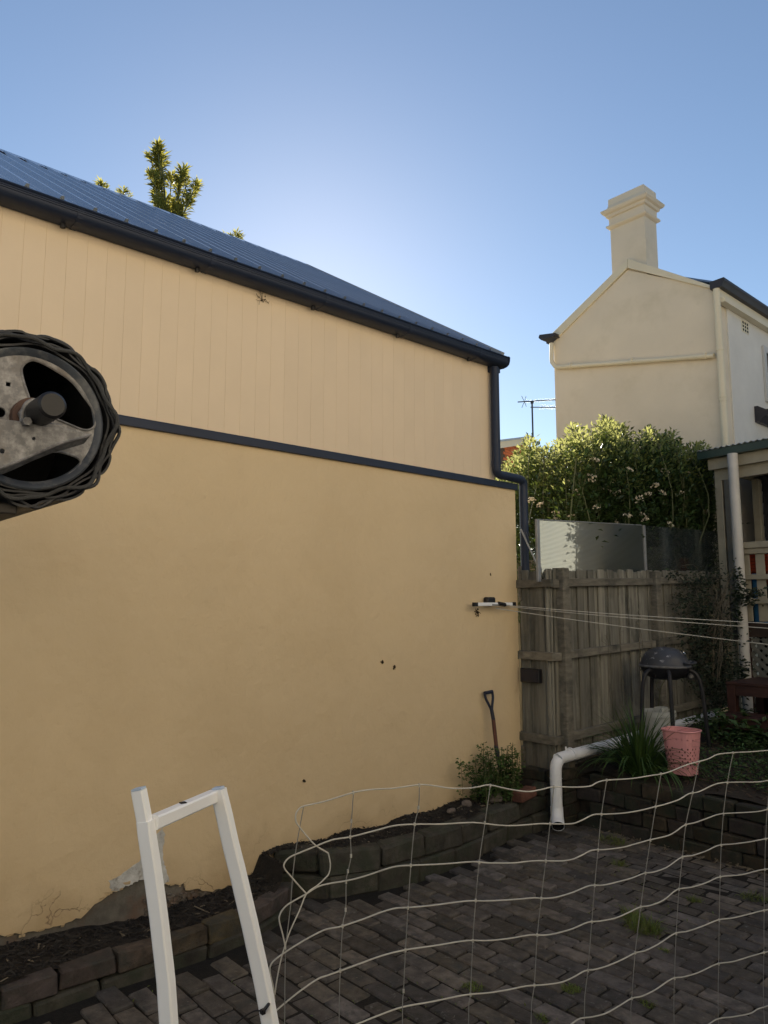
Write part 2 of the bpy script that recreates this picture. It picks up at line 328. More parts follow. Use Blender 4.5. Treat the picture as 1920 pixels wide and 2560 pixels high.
def dirt_and_cracks(m):
    """splash dirt and hairline cracks in the lowest half metre of the painted render"""
    nt = m.node_tree; N = nt.nodes; Lk = nt.links.new; b = N['Principled BSDF']
    src = b.inputs['Base Color'].links[0].from_socket; bsrc = b.inputs['Normal'].links[0].from_node
    tc = N.new('ShaderNodeTexCoord'); sx = N.new('ShaderNodeSeparateXYZ'); Lk(tc.outputs['Object'], sx.inputs[0])
    n = N.new('ShaderNodeTexNoise'); n.inputs['Scale'].default_value = 3.2; n.inputs['Detail'].default_value = 8; Lk(tc.outputs['Object'], n.inputs['Vector'])
    q = N.new('ShaderNodeMapRange'); q.inputs['From Min'].default_value = .15; q.inputs['From Max'].default_value = .75; q.inputs['To Min'].default_value = .42; q.inputs['To Max'].default_value = -.35; Lk(sx.outputs['Z'], q.inputs['Value'])
    ad = N.new('ShaderNodeMath'); ad.operation = 'ADD'; Lk(q.outputs[0], ad.inputs[0]); Lk(n.outputs['Fac'], ad.inputs[1])
    r = N.new('ShaderNodeMapRange'); r.inputs['From Min'].default_value = .55; r.inputs['From Max'].default_value = .95; r.inputs['To Max'].default_value = .6; Lk(ad.outputs[0], r.inputs['Value'])
    mx = N.new('ShaderNodeMix'); mx.data_type = 'RGBA'; Lk(r.outputs[0], mx.inputs['Factor']); Lk(src, mx.inputs[6]); mx.inputs[7].default_value = (.40, .28, .15, 1)
    nd = N.new('ShaderNodeTexNoise'); nd.inputs['Scale'].default_value = 5; nd.inputs['Detail'].default_value = 4; Lk(tc.outputs['Object'], nd.inputs['Vector'])
    va = N.new('ShaderNodeVectorMath'); va.operation = 'MULTIPLY_ADD'; va.inputs[1].default_value = (.5, .5, .5); Lk(nd.outputs['Color'], va.inputs[0]); Lk(tc.outputs['Object'], va.inputs[2])
    vo = N.new('ShaderNodeTexVoronoi'); vo.feature = 'DISTANCE_TO_EDGE'; vo.inputs['Scale'].default_value = 2.6; Lk(va.outputs[0], vo.inputs['Vector'])
    c = N.new('ShaderNodeMapRange'); c.inputs['From Min'].default_value = .0; c.inputs['From Max'].default_value = .012; c.inputs['To Min'].default_value = 1; c.inputs['To Max'].default_value = 0; Lk(vo.outputs['Distance'], c.inputs['Value'])
    k = N.new('ShaderNodeMapRange'); k.inputs['From Min'].default_value = .62; k.inputs['From Max'].default_value = .85; Lk(ad.outputs[0], k.inputs['Value'])
    ck = N.new('ShaderNodeMath'); ck.operation = 'MULTIPLY'; Lk(c.outputs[0], ck.inputs[0]); Lk(k.outputs[0], ck.inputs[1])
    mx2 = N.new('ShaderNodeMix'); mx2.data_type = 'RGBA'; cs = N.new('ShaderNodeMath'); cs.operation = 'MULTIPLY'; cs.inputs[1].default_value = .55; Lk(ck.outputs[0], cs.inputs[0])
    Lk(cs.outputs[0], mx2.inputs['Factor']); Lk(mx.outputs[2], mx2.inputs[6]); mx2.inputs[7].default_value = (.12, .08, .05, 1)
    Lk(mx2.outputs[2], b.inputs['Base Color'])
    b2 = N.new('ShaderNodeBump'); b2.invert = True; b2.inputs['Strength'].default_value = .7; b2.inputs['Distance'].default_value = .004
    Lk(ck.outputs[0], b2.inputs['Height']); Lk(bsrc.outputs[0], b2.inputs['Normal']); Lk(b2.outputs[0], b.inputs['Normal'])
dirt_and_cracks(M['render'])

# ============================================================= SETTING
def jbox(sx, sy, sz, j, seed, bev, name, mat):
    rr = random.Random(seed); b = MB().box((0, 0, 0), (sx, sy, sz))
    b.v = [tuple(c+rr.uniform(-j, j) for c in v) for v in b.v]
    return b.mesh(name, mat, bevel=bev)
g = MB(); g.add([(-700, -700, -.06), (700, -700, -.06), (700, 700, -.06), (-700, 700, -.06)], [(0, 1, 2, 3)])
tag(g.build('ground', M['ground'], fixn=False), kind='structure')

def path_at(path, s):
    for a, b in zip(path, path[1:]):
        L = (Vector(b)-Vector(a)).length
        if s <= L: return Vector(a).lerp(Vector(b), s/L), (Vector(b)-Vector(a)).normalized()
        s -= L
    return Vector(path[-1]), (Vector(path[-1])-Vector(path[-2])).normalized()
def path_len(path): return sum((Vector(b)-Vector(a)).length for a, b in zip(path, path[1:]))
def interp(x, xs, ys):
    return float(np.interp(x, xs, ys))

# outer faces of the two garden beds along the tan wall
E1 = [(.50, -.3), (.51, .9), (.515, 1.49), (.54, 2.04), (.50, 2.45), (.40, 2.72), (.30, 2.86)]
E2 = [(.02, 2.80), (.12, 2.95), (.30, 3.14), (.43, 3.42), (.50, 3.75), (.485, 4.15), (.43, 4.55), (.38, 4.95), (.36, 5.30), (.36, 5.58)]
E1s = [Vector((p.x, p.y)) for p in smooth_path([(a, b, 0) for a, b in E1], 4)]
E2s = [Vector((p.x, p.y)) for p in smooth_path([(a, b, 0) for a, b in E2], 4)]
def bed_edge(y):
    if y < 2.82: return interp(y, [p.y for p in E1s], [p.x for p in E1s])
    return interp(y, [p.y for p in E2s], [p.x for p in E2s])

# --- brick paving
pav = MB(); pav.box2((.0, -3.0, -.05), (5.2, 5.86, -.011))
paving = tag(pav.build('paving', M['joint']), kind='structure')
pv = [jbox(.2255, .1035, .05, .005, 100+i, .007, 'brick', M['brickpav']) for i in range(16)]
slots = []
PITY = .1165; PITX = .2385
for j in range(-24, 51):
    y = .06+j*PITY
    if y > 5.82: break
    offx = (j % 2)*PITX/2+random.uniform(-.02, .02)
    for i in range(0, 23):
        x = .02+offx+i*PITX
        if x-.09 < (bed_edge(y) if y > -.3 else .5)+.01: continue
        wob = .012*math.sin(x*1.3+y*.7)
        z = -.022+.006*math.sin(x*2.1+1)+.005*math.sin(y*1.7+x)+random.uniform(-.0035, .0035)
        slots.append((Vector((x, y+wob, z)), random.uniform(-.022, .022), random.uniform(-.018, .018), random.uniform(-.02, .02)))
fwdv = Vector((-_S, _C, 0))
def infront(p):
    d = p-CAMPOS; f = d.dot(fwdv); s = d.x*_C+d.y*_S
    yc = f*_cp+d.z*_sp
    if yc < .5: return False
    px = 960+FPX*s/yc; py = 1280-FPX*(d.z*_cp-f*_sp)/yc
    return -60 < px < 1980 and py < 2640
seen = sorted([q for q in slots if infront(q[0])], key=lambda q: (q[0]-CAMPOS).length)
near = seen[:300]; ids = set(id(q) for q in near)
for k, (p, a, b, c) in enumerate(near):
    link('brick', pv[k % 16], paving, p, (b, c, a))
far = MB()
for q in slots:
    if id(q) in ids: continue
    p, a, b, c = q
    if random.random() < .005: continue
    far.box(p, (.228+random.uniform(-.006, .004), .107+random.uniform(-.005, .004), .05), (b, c, a))
tag(far.build('distant_bricks', pm('worn_paving_brick_far', (.10, .082, .075), .85, .35, 14, .5, 55, island=.35, hue=.03, col2=(.055, .055, .052), c2scale=11, c2lo=.5, c2hi=.68, col3=(.17, .165, .155), c3scale=26, c3lo=.64, c3hi=.74), paving), kind='stuff')

# --- soil of the beds
def soil_z(x, y):
    if y < 2.8:
        z = interp(y, [-.5, 1.2, 1.6, 2.1, 2.5, 2.8], [.15, .15, .11, .075, .10, .17])
        return z+.05*max(0, min(1, (.3-abs(x-.22))/.3))*0+.02*math.sin(y*9+x*5)*.5
    return interp(y, [2.8, 3.1, 3.8, 4.6, 5.2, 5.6], [.26, .27, .25, .27, .29, .30])+.012*math.sin(y*11+x*7)
def sheet(name, xs, ys, fz, mat, jit=.008):
    b = MB(); nx = len(xs); vs = []
    for y in ys:
        e = None
        for i, t in enumerate(xs):
            x = t(y) if callable(t) else t
            vs.append((x, y, fz(x, y)+random.uniform(-jit, jit)))
    fs = [(j*nx+i, j*nx+i+1, (j+1)*nx+i+1, (j+1)*nx+i) for j in range(len(ys)-1) for i in range(nx-1)]
    b.add(vs, fs); return b
ys = [-.5+i*.05 for i in range(123)]
fr = [k/9 for k in range(10)]
sb = sheet('garden_soil', [(lambda y, t=t: -.02+t*(bed_edge(y)-.03)) for t in fr], ys, soil_z, None, .009)
soil = tag(sb.build('garden_soil', M['mulch'], smooth=True), kind='structure')
# raised bed soil (right)
def bed_z(x, y): return .44+.17*min(1, max(0, (y-5.95)/1.3))+.05*min(1, max(0, (y-7.2)/2))+.015*math.sin(x*5+y*3)
rb = sheet('raised_bed', [.36+.12*i for i in range(40)], [5.86+.12*i for i in range(36)], bed_z, None, .012)
rb.box2((-.4, 5.67, -.05), (.44, 9.6, .40)); rb.box2((.441, 5.855, -.05), (4.9, 9.6, .38)); tag(rb.build('raised_bed_soil', M['soil'], smooth=True), kind='structure')

# mulch chips
def chips(name, n, fn, mat, lmin, lmax, label, cat='mulch'):
    vs = np.empty((n, 6, 3))
    for k in range(n):
        x, y, z = fn(); L = random.uniform(lmin, lmax); w = L*random.uniform(.12, .35); h = w*.45
        a = random.uniform(0, math.pi*2); t = random.gauss(0, .3); ca, sa = math.cos(a), math.sin(a)
        loc = [(-L/2, -w/2, 0), (L/2, -w/3, 0), (L/2, w/3, 0), (-L/2, w/2, 0), (-L/3, 0, h), (L/3, 0, h)]
        for i, (u, v, q) in enumerate(loc):
            vs[k, i] = (x+u*ca-v*sa, y+u*sa+v*ca, z+q+u*t+.004)
    b = MB(); F = [(0, 1, 5, 4), (2, 3, 4, 5), (1, 2, 5), (3, 0, 4), (0, 3, 2, 1)]
    b.v = [tuple(v) for v in vs.reshape(-1, 3)]; b.f = [tuple(i+6*k for i in f) for k in range(n) for f in F]
    return tag(b.build(name, mat, fixn=False), label, cat, kind='stuff')
def in_beds():
    y = random.uniform(.5, 5.5); e = bed_edge(y)-.08
    x = random.uniform(.0, max(.05, e)); return x, y, soil_z(x, y)
chips('bark_mulch', 5200, in_beds, M['chip'], .015, .055, 'dark bark mulch covering the narrow garden beds along the tan wall')
chips('straw_bits', 130, in_beds, M['straw'], .02, .06, 'scattered pale straw and twigs lying on the dark mulch', 'straw')
def in_rb():
    x = random.uniform(.5, 3.2); y = random.uniform(5.95, 7.6); return x, y, bed_z(x, y)
chips('leaf_litter', 1500, in_rb, pm('dry_leaf_litter', (.055, .038, .028), .85, .2, 10, .1, 30, island=.6, hue=.02), .02, .075, 'dry leaf litter on the soil of the raised bed', 'leaf litter')

# --- brick edging, stone edging, retaining walls
def course(path, L, gap, thick, z0, z1, name, mat, parent, nvar=5, j=.006, bev=.008, start=0, lj=.03, inner=True, wob=.006):
    tot = path_len(path); s = start; k = 0
    var = {}
    while s < tot-.05:
        l = L*random.uniform(1-lj*3, 1+lj*3); l = min(l, tot-s)
        if l < .06: break
        p, d = path_at(path, s+l/2)
        n = Vector((d.y, -d.x))  # towards the yard (+x) for a path going +y
        c = p-n*(thick/2)*(1 if inner else -1)+n*random.uniform(-wob, wob)
        key = (k % nvar, round(l, 2))
        if key not in var: var[key] = jbox(round(l, 2)-gap, thick, (z1-z0)-gap*.6, j, hash(key) % 9999, bev, name, mat)
        link(name, var[key], parent, (c.x, c.y, (z0+z1)/2+random.uniform(-.004, .004)), (random.uniform(-.02, .02), random.uniform(-.015, .015), math.atan2(d.y, d.x)))
        s += l; k += 1
ed = thing('brick_edging', 'low edging of old dark bricks on edge along the nearer mulch bed', 'garden edging', (.5, 1.5, 0))
course(E1s, .245, .008, .10, .055, .155, 'brick', M['edge'], ed, start=.2, j=.009, wob=.010, lj=.05)
course([p+Vector((.012, 0)) for p in E1s], .31, .012, .12, -.03, .058, 'brick', M['stone'], ed, j=.01, bev=.012)
se = thing('stone_edging', 'curved retaining edge of mossy stone blocks holding the farther mulch bed by the wall', 'garden edging', (.45, 3.7, 0))
E2o = E2s[2:]
course(E2o, .42, .012, .13, .125, .285, 'stone', M['stone'], se, j=.016, bev=.018, start=0, lj=.09, wob=.012)
course([p+Vector((.006, 0)) for p in E2o], .36, .014, .13, -.03, .128, 'stone', M['stone'], se, j=.012, bev=.014, start=.03)
bmsh = jbox(.11, .24, .085, .005, 5, .008, 'broken_brick', M['redbrick'])
tag(link('broken_brick', bmsh, None, (.36, 5.17, .33), (.05, -.08, .12)), 'orange red brick lying on the far end of the stone edging', 'brick')
bm2 = jbox(.13, .10, .09, .012, 8, .02, 'stone', M['stone'])
link('stone', bm2, se, (.33, 5.42, .33), (.1, .2, .5))
rw = thing('retaining_wall', 'low damp dark brick retaining wall holding up the raised garden bed', 'retaining wall', (1.5, 5.85, 0))
RP = [Vector((x, 5.86+.02*math.sin(x*1.7))) for x in [.46+.2*i for i in range(23)]]
for c in range(4):
    course([p+Vector((0, .012*c)) for p in RP], .235, .010, .11, -.02+.115*c, .095+.115*c, 'brick', M['retain'], rw, start=(.12 if c % 2 else 0), j=.007, bev=.01, inner=False, wob=.012, lj=.05)
RA = [Vector((.0, 5.60)), Vector((.45, 5.60))]
for c in range(5):
    course(RA, .235, .010, .11, -.02+.098*c, .078+.098*c, 'brick', M['retain'], rw, start=(.0 if c % 2 else .1), j=.008, bev=.01, inner=False, wob=.008)
RB = [Vector((.45, 5.60)), Vector((.455, 5.86))]
for c in range(5):
    course(RB, .23, .010, .11, -.02+.098*c, .078+.098*c, 'brick', M['retain'], rw, j=.008, bev=.01, inner=True, wob=.008)

# rocks in the far end of the bed
def rock(loc, s, seed, label):
    bm = bmesh.new(); bmesh.ops.create_icosphere(bm, subdivisions=2, radius=1); rr = random.Random(seed)
    for v in bm.verts:
        k = 1+rr.uniform(-.18, .18); v.co = Vector((v.co.x*s[0]*k, v.co.y*s[1]*k, v.co.z*s[2]*k))
    me = bpy.data.meshes.new('rock'); bm.to_mesh(me); bm.free(); me.materials.append(M['rock'])
    tag(link('rock', me, None, loc, (0, 0, rr.uniform(0, 3))), label, 'rock', 'rocks lying in the far mulch bed')
rock((.24, 4.93, .32), (.07, .05, .045), 1, 'largest pinkish rock under the leafy herb in the far bed')
rock((.17, 4.66, .30), (.045, .035, .03), 2, 'small pale rock on the mulch left of the leafy herb')
rock((.20, 4.45, .29), (.055, .03, .018), 3, 'flat brown stone lying on mulch, farthest left of the rocks')

# ============================================================= SHED WITH TAN WALL
WE = 5.60
shed = thing('outbuilding', 'long outbuilding with tan rendered wall, beige boards above and dark blue grey metal roof', 'building', (-.3, 2.5, 0))
MB().box2((-.26, -2.2, -.05), (-.016, WE-.004, 3.03)).build('wall', M['oldwall'], shed)
c7 = lambda x, y: (x/2.37, 1900+y/2.37)
base = [(-420, 1090), (-200, 1070), (0, 1045), (60, 1032), (130, 1028), (200, 1018), (270, 1002), (340, 985), (400, 968), (450, 940), (480, 935), (520, 900), (545, 870), (560, 855), (600, 842), (640, 800), (662, 775), (690, 778), (745, 742), (762, 745), (800, 720), (850, 705), (905, 715), (960, 742), (1000, 735), (1040, 738), (1090, 735), (1100, 778), (1150, 760), (1200, 775), (1260, 777), (1330, 755), (1390, 735), (1480, 722)]
op = []
for x, y in base:
    q = on(*c7(x, y), 0, 0.0); op.append((q.y, q.z))
# densify with small jags
op2 = []
for a, b in zip(op, op[1:]):
    n = max(1, int(abs(b[0]-a[0])/.02))
    for k in range(n):
        t = k/n; op2.append((a[0]+(b[0]-a[0])*t, a[1]+(b[1]-a[1])*t+.004*math.sin(37*a[0]+45*t)+.003*math.sin(83*(a[0]+(b[0]-a[0])*t)+1)+random.gauss(0, .0013)))
op2.append(op[-1])
coat = op2+[(op2[-1][0]+.03, 0.0), (WE, 0.0), (WE, 3.04), (-2.2, 3.04), (-2.2, op2[0][1])]
MB().prism(coat, lambda u, v, w: Vector((w, u, v)), -.0155, 0.0).build('render_coat', M['render'], shed)
# bare white plaster where the paint has come off
pp = [(662, 775), (650, 745), (645, 715), (700, 690), (762, 650), (822, 600), (850, 565), (905, 470), (960, 405), (975, 440), (968, 500), (962, 560), (975, 620), (988, 655), (1000, 722), (960, 742), (905, 715), (850, 705), (800, 722), (762, 747), (745, 744), (690, 780)]
pp = [(a[0]+(b[0]-a[0])*k/4+random.uniform(-5, 5), a[1]+(b[1]-a[1])*k/4+random.uniform(-4, 4)) for a, b in zip(pp, pp[1:]+pp[:1]) for k in range(4)]
pq = [on(*c7(x, y), 0, 0.0) for x, y in pp]
MB().prism([(q.y, q.z) for q in pq], lambda u, v, w: Vector((w, u, v)), -.010, .0025).build('bare_plaster_patch', M['plaster'], shed)
# curled flakes of paint along the broken lower edge
fl = MB()
for k in range(22):
    i = random.randrange(8, len(op2)-2); y, z = op2[i]
    s = random.uniform(.006, .016); z += random.uniform(-.01, .012); t = random.uniform(.15, .6)
    fl.box((.003+s*t*.3, y, z+s*.3), (.0015, s*random.uniform(1, 3), s), (0, t, random.uniform(-.2, .2)))
tag(fl.build('paint_flakes', M['render'], shed), kind='stuff')
# loose crumbs of render and mortar on the exposed wall base
cr = MB()
for k in range(160):
    y = random.uniform(2.02, 2.42); z = random.uniform(.05, .17)
    q = random.uniform(.004, .016); cr.box((-.012+random.uniform(0, .006), y, z), (.012, q*random.uniform(1, 2.2), q), (random.uniform(-.5, .5), random.uniform(-.4, .4), random.uniform(-.4, .4)))
tag(cr.build('crumbling_mortar', M['oldwall'], shed, fixn=False), kind='stuff')
# boards
y0 = on(48.5, 762, 0, 0).y; y34 = on(1219.6, 946, 0, 0).y; pit = (y34-y0)/34.0
bd = jbox(.014, pit-.0003, 1.16, .0002, 3, .0016, 'board', M['clad'])
k = 0; y = y34-pit/2+pit*0
MB().box2((-.25, -2.2, 3.05), (-.020, 5.285, 4.2)).build('board_backing', M['oldwall'], shed)
while y > -2.1:
    link('board', bd, shed, (-.008, y, 3.05+.58)); y -= pit
MB().box2((-.016, y34+.001, 3.052), (.0, y34+.0, 4.2)) 
MB().box2((-.018, y34+.0015, 3.055), (-.002, 5.30, 4.2)).build('corner_board', M['clad'], shed)
MB().prism([(-.016, 3.005), (.028, 3.005), (.028, 3.058), (.022, 3.066), (-.016, 3.070)], lambda u, v, w: Vector((u, w, v)), -2.2, WE+.012).build('trim', M['char'], shed, bevel=.002)
# gutter
gp = [(.012, 4.135), (.075, 4.130), (.115, 4.140), (.138, 4.160), (.147, 4.186), (.149, 4.200), (.143, 4.203), (.149, 4.206), (.150, 4.217), (.144, 4.220), (.150, 4.223), (.150, 4.232), (.144, 4.235), (.150, 4.238), (.156, 4.250), (.150, 4.262), (.138, 4.258), (.138, 4.200), (.02, 4.200)]
gz_ = lambda z: 4.150+(z-4.13)*.70
gp = [(a, gz_(b)) for a, b in gp]
gut = MB().prism(gp, lambda u, v, w: Vector((u, w, v)), -2.2, 5.36).build('gutter', M['char'], shed, smooth=True)
MB().prism([(a, gz_(b)) for a, b in [(.01, 4.128), (.08, 4.122), (.12, 4.133), (.145, 4.156), (.156, 4.20), (.160, 4.25), (.150, 4.268), (.02, 4.262)]], lambda u, v, w: Vector((u, w, v)), 5.36, 5.372).build('gutter_end', M['char'], gut)
for px, py in [(155, 575), (508, 672), (797, 770), (1005, 842), (1185, 900)]:
    q = on(px, py, 2, 4.115)
    gm = MB(); gm.prism([(a+.003*(1 if a > .1 else -1), b-.003) for a, b in gp[:16]]+[(.02, 4.245)], lambda u, v, w: Vector((u, w, v)), q.y+.05, q.y+.085)
    gm.build('gutter_joint', M['char'], gut)
    MB().tube([(.05, q.y, 4.125), (.05, q.y, 4.155)], .016, 8).build('gutter_bolt', M['black'], gut)
MB().prism([(-.01, 4.185), (.0115, 4.185), (.0115, 4.245), (-.01, 4.245)], lambda u, v, w: Vector((u, w, v)), -2.2, 5.30).build('fascia', M['char'], shed)
# downpipe: drop, jog along the wall top, drop
dp = smooth_path([(.055, 5.262, 4.14), (.055, 5.262, 3.9), (.055, 5.262, 3.3), (.055, 5.262, 3.18), (.055, 5.275, 3.135), (.055, 5.31, 3.115), (.053, 5.44, 3.113), (.042, 5.62, 3.110), (.038, 5.665, 3.097), (.035, 5.685, 3.055), (.035, 5.685, 2.95), (.035, 5.685, 2.2), (.035, 5.685, .3)], 4)
MB().tube(dp, .041, 14).build('downpipe', M['char'], shed, smooth=True)
MB().tube([(.055, 5.262, 3.19), (.055, 5.262, 3.24)], .044, 14).build('pipe_collar', M['char'], shed, smooth=True)
MB().box2((-.2, 5.23, 4.10), (.06, 5.34, 4.17)).build('eaves_end_box', M['char'], shed)
# roof sheets
E0 = Vector((.10, 0, 4.245)); RG = Vector((-3.10, 0, 6.285)); sl_ = (RG-E0); SLL = sl_.length; sd = sl_.normalized(); sn = Vector((-sd.z, 0, sd.x)); sn = -sn if sn.z < 0 else sn
def roofpt(y, h, s): p = E0+sd*s+sn*h; return Vector((p.x, y, p.z))
prof = []
def hump(c, w, h, n): return [(c+w/2*(-1+2*k/n), h*math.cos(math.pi/2*(-1+2*k/n))**.7 if 0 < k < n else 0) for k in range(n+1)]
for r in range(4):
    a = r*.1925
    if r == 0: prof += [(a, 0)]
    prof += [(a+.001, .0), (a+.020, .044), (a+.036, .044), (a+.041, 0), (a+.074, .0), (a+.088, .018), (a+.098, .018), (a+.102, 0), (a+.130, 0), (a+.144, .018), (a+.156, .018), (a+.160, 0)]
prof += [(.769, 0), (.769, -.004), (0, -.004)]
shm = MB().prism(prof, lambda u, v, w: roofpt(u, v, w), 0, SLL-.02).mesh('roof_sheet', M['charroof'])
y = 5.30-.77
while y > -2.5:
    link('roof_sheet', shm, shed, (0, y, 0)); y -= .77
def backpt(y, h, s):
    p = RG+Vector((-sd.x*-1, 0, 0)); q = RG+Vector((sd.x, 0, -sd.z))*s; n2 = Vector((sn.x*-1, 0, sn.z)); q = q+n2*h; return Vector((q.x, y, q.z))
MB().prism([(-2.3, -.004), (5.30, -.004), (5.30, .01), (-2.3, .01)], lambda u, v, w: backpt(u, v, w), 0, SLL).build('rear_roof', M['charroof'], shed)
MB().prism([(RG.x+.14, RG.z-.14*.64+.040), (RG.x, RG.z+.052), (RG.x-.14, RG.z-.14*.64+.040), (RG.x-.14, RG.z-.14*.64+.034), (RG.x, RG.z+.044), (RG.x+.14, RG.z-.14*.64+.034)], lambda u, v, w: Vector((u, w, v)), -2.3, 5.33).build('ridge_cap', M['charroof'], shed)
nt_ = MB(); y = 5.30-.03
while y > -2.2:
    nt_.box2((RG.x+.115, y-.012, RG.z-.095), (RG.x+.15, y+.012, RG.z-.055)); y -= .1925*1.0
nt_.box2((RG.x+.09, -2.2, RG.z-.10), (RG.x+.135, 5.29, RG.z-.052))  # dark strip puts the shade under the ridge cap into colour
tag(nt_.build('ridge_closers_and_shade', M['char'], shed), kind='stuff')
vg = MB()
for sgn, f in ((1, roofpt), (-1, backpt)):
    vg.prism([(5.29, -.12), (5.335, -.12), (5.335, .045), (5.29, .045)], lambda u, v, w, f=f: f(u, v, w), .0, SLL)
vg.build('barge_capping', pm('pale_barge_capping', (.30, .33, .36), .4, .05, 3, 0, 20), shed)
MB().prism([(-6.25, 3.05), (-.30, 3.05), (-.30, 4.0), (-3.1, 6.2), (-6.25, 4.2)], lambda u, v, w: Vector((u, w, v)), 5.02, 5.18).build('gable_wall', M['clad'], shed)
MB().box2((-6.3, 5.0, -.05), (-.28, 5.2, 3.05)).build('end_wall', M['render'], shed)
MB().box2((-6.3, -2.2, -.05), (-6.1, 5.0, 4.2)).build('rear_wall', M['render'], shed)

# marks on the wall
def debris(px, py, X, r, n, label, seed, strands=6):
    rr = random.Random(seed); q = on(px, py, 0, X); b = MB()
    for k in range(n):
        a = rr.uniform(0, 6.28); d = rr.uniform(0, r); b.box((X+.002, q.y+math.cos(a)*d, q.z+math.sin(a)*d), (.006, rr.uniform(.004, .012), rr.uniform(.003, .01)), (rr.uniform(0, 3), 0, 0))
    for k in range(strands):
        a = rr.uniform(0, 6.28); p0 = Vector((X+.003, q.y, q.z)); p1 = p0+Vector((.004, math.cos(a)*r*1.3, math.sin(a)*r*1.3)); mid = (p0+p1)/2+Vector((.004, rr.uniform(-r, r)*.4, rr.uniform(-r, r)*.4))
        b.tube(smooth_path([p0, mid, p1], 3), .0014, 4)
    tag(b.build('wall_debris', M['spot']), label, 'debris', 'bits of old nest and debris on the tan wall')
debris(655, 748, .004, .045, 5, 'curled wasp nest remnant on beige boards under the gutter', 1, 9)
debris(955, 1655, .003, .012, 12, 'left one of two dark specks stuck mid wall', 2, 3)
debris(985, 1668, .003, .014, 14, 'right one of two dark specks stuck mid wall', 3, 4)
debris(760, 1953, .003, .010, 8, 'small dark speck low on the wall above the nearest wire end', 4, 2)
debris(1192, 1530, .003, .035, 26, 'clump of spider web and dirt under the clothesline bracket', 5, 10)
debris(1226, 1436, .003, .010, 6, 'tiny dark speck on the wall above the clothesline bracket', 6, 1)

# ============================================================= PALING FENCE
fence = thing('paling_fence', 'weathered grey timber paling fence with three rails running back from the wall corner', 'fence', (.34, 7.2, .5))
pvs = [jbox(.017, .092, 1.0, .003, 40+i, .003, 'paling', M['paling']) for i in range(8)]
def paling(x, y, z0, z1, rz, k):
    link('paling', pvs[k % 8], fence, (x, y, (z0+z1)/2), (random.uniform(-.006, .006), random.uniform(-.004, .004), rz+random.uniform(-.05, .05)), (1, random.uniform(1.06, 1.25), z1-z0))
y = 5.66; k = 0
while y < 9.5:
    r = .022*(y-5.6)
    paling(.325+(.012 if k % 2 else -.006), y, .44+r*3.2, 2.235+r+random.uniform(-.018, .015), 0, k); y += .094+random.uniform(-.01, .012); k += 1
for i, (x, h) in enumerate([(.055, 2.235), (.135, 2.22), (.215, 2.225), (.295, 2.24)]):
    paling(x, 5.645+(.012 if i % 2 else 0), .40, h, R(90), i)
MB().box2((-.012, 5.602, .40), (.03, 5.66, .62)).build('end_batten', M['rail'], fence)
MB().box2((.002, 5.61, 1.95), (.03, 5.64, 2.275)).build('end_batten', M['rail'], fence, bevel=.003)
def rail(y0, y1, z, name='rail'):
    r0 = .028*(y0-5.8); r1 = .028*(y1-5.8)
    m = MB().bar((.364, y0, z+r0), (.364, y1, z+r1), .045, .075); m.v = [tuple(c+random.uniform(-.003, .003) for c in v) for v in m.v]
    m.build(name, M['rail'], fence, bevel=.004)
for z in (2.115, 1.455, .72):
    rail(5.84, 7.44, z); rail(7.545, 9.3, z+.01); rail(5.635, 5.735, z-.01)
    m = MB().box2((-.02, 5.585, z-.045), (.392, 5.632, z+.03)); m.v = [tuple(c+random.uniform(-.003, .003) for c in v) for v in m.v]; m.build('rail', M['rail'], fence, bevel=.004)
for y, h in ((5.785, 2.25), (7.49, 2.27), (9.32, 2.30)):
    MB().box2((.342, y-.05, .38), (.425, y+.05, h)).build('post', M['rail'], fence, bevel=.006)
# small black box fixed to the fence
bx = thing('electrical_box', 'small black rectangular box fixed to the narrow fence return', 'box', (.17, 5.6, 1.30))
a, b = on(1306, 1704, 1, 5.60), on(1352, 1673, 1, 5.60)
MB().box2((a.x, 5.565, a.z), (b.x, 5.622, b.z)).build('housing', M['black'], bx, bevel=.006)
MB().box2((a.x+.012, 5.561, a.z+.012), (b.x-.012, 5.566, b.z-.012)).build('cover', pm('black_lens', (.02, .02, .03), .25, .1, 5, 0, 20), bx)

# ============================================================= SCREEN ABOVE THE FENCE
scr = thing('privacy_screen', 'sagging clear polycarbonate privacy screen standing above the paling fence', 'screen', (.285, 7.5, 2.2))
XS = .285
pts = [on(1343, 1299, 0, XS), on(1606, 1314, 0, XS), on(1612, 1314, 0, XS), on(1800, 1329, 0, XS)]
def panel(y0, z0, y1, z1, mat, name):
    m = MB(); m.add([(-.004, 0, 2.12), (-.004, y1-y0, 2.14), (-.004, y1-y0, z1), (-.004, 0, z0), (.004, 0, 2.12), (.004, y1-y0, 2.14), (.004, y1-y0, z1), (.004, 0, z0)],
        [(0, 1, 2, 3), (7, 6, 5, 4), (0, 4, 5, 1), (3, 2, 6, 7), (0, 3, 7, 4), (1, 5, 6, 2)])
    me = m.mesh(name, mat, fixn=True); me.materials.append(M['skin'])
    for p in me.polygons: p.material_index = 0 if p.normal.x > .9 else 1
    return link(name, me, scr, (XS, y0, 0))
panel(pts[0].y+.03, pts[0].z, pts[1].y-.01, pts[1].z, M['poly'], 'fluted_panel')
panel(pts[2].y+.01, pts[2].z, pts[3].y-.02, pts[3].z, M['poly2'], 'clear_panel')
def strip(q, w, name='frame_strip'):
    MB().box2((XS-.012, q.y-w, 2.12), (XS+.012, q.y+w, q.z+.004)).build(name, M['greysteel'], scr, bevel=.002)
strip(pts[0], .022); strip(Vector((XS, (pts[1].y+pts[2].y)/2, pts[1].z)), .018); strip(pts[3], .014)
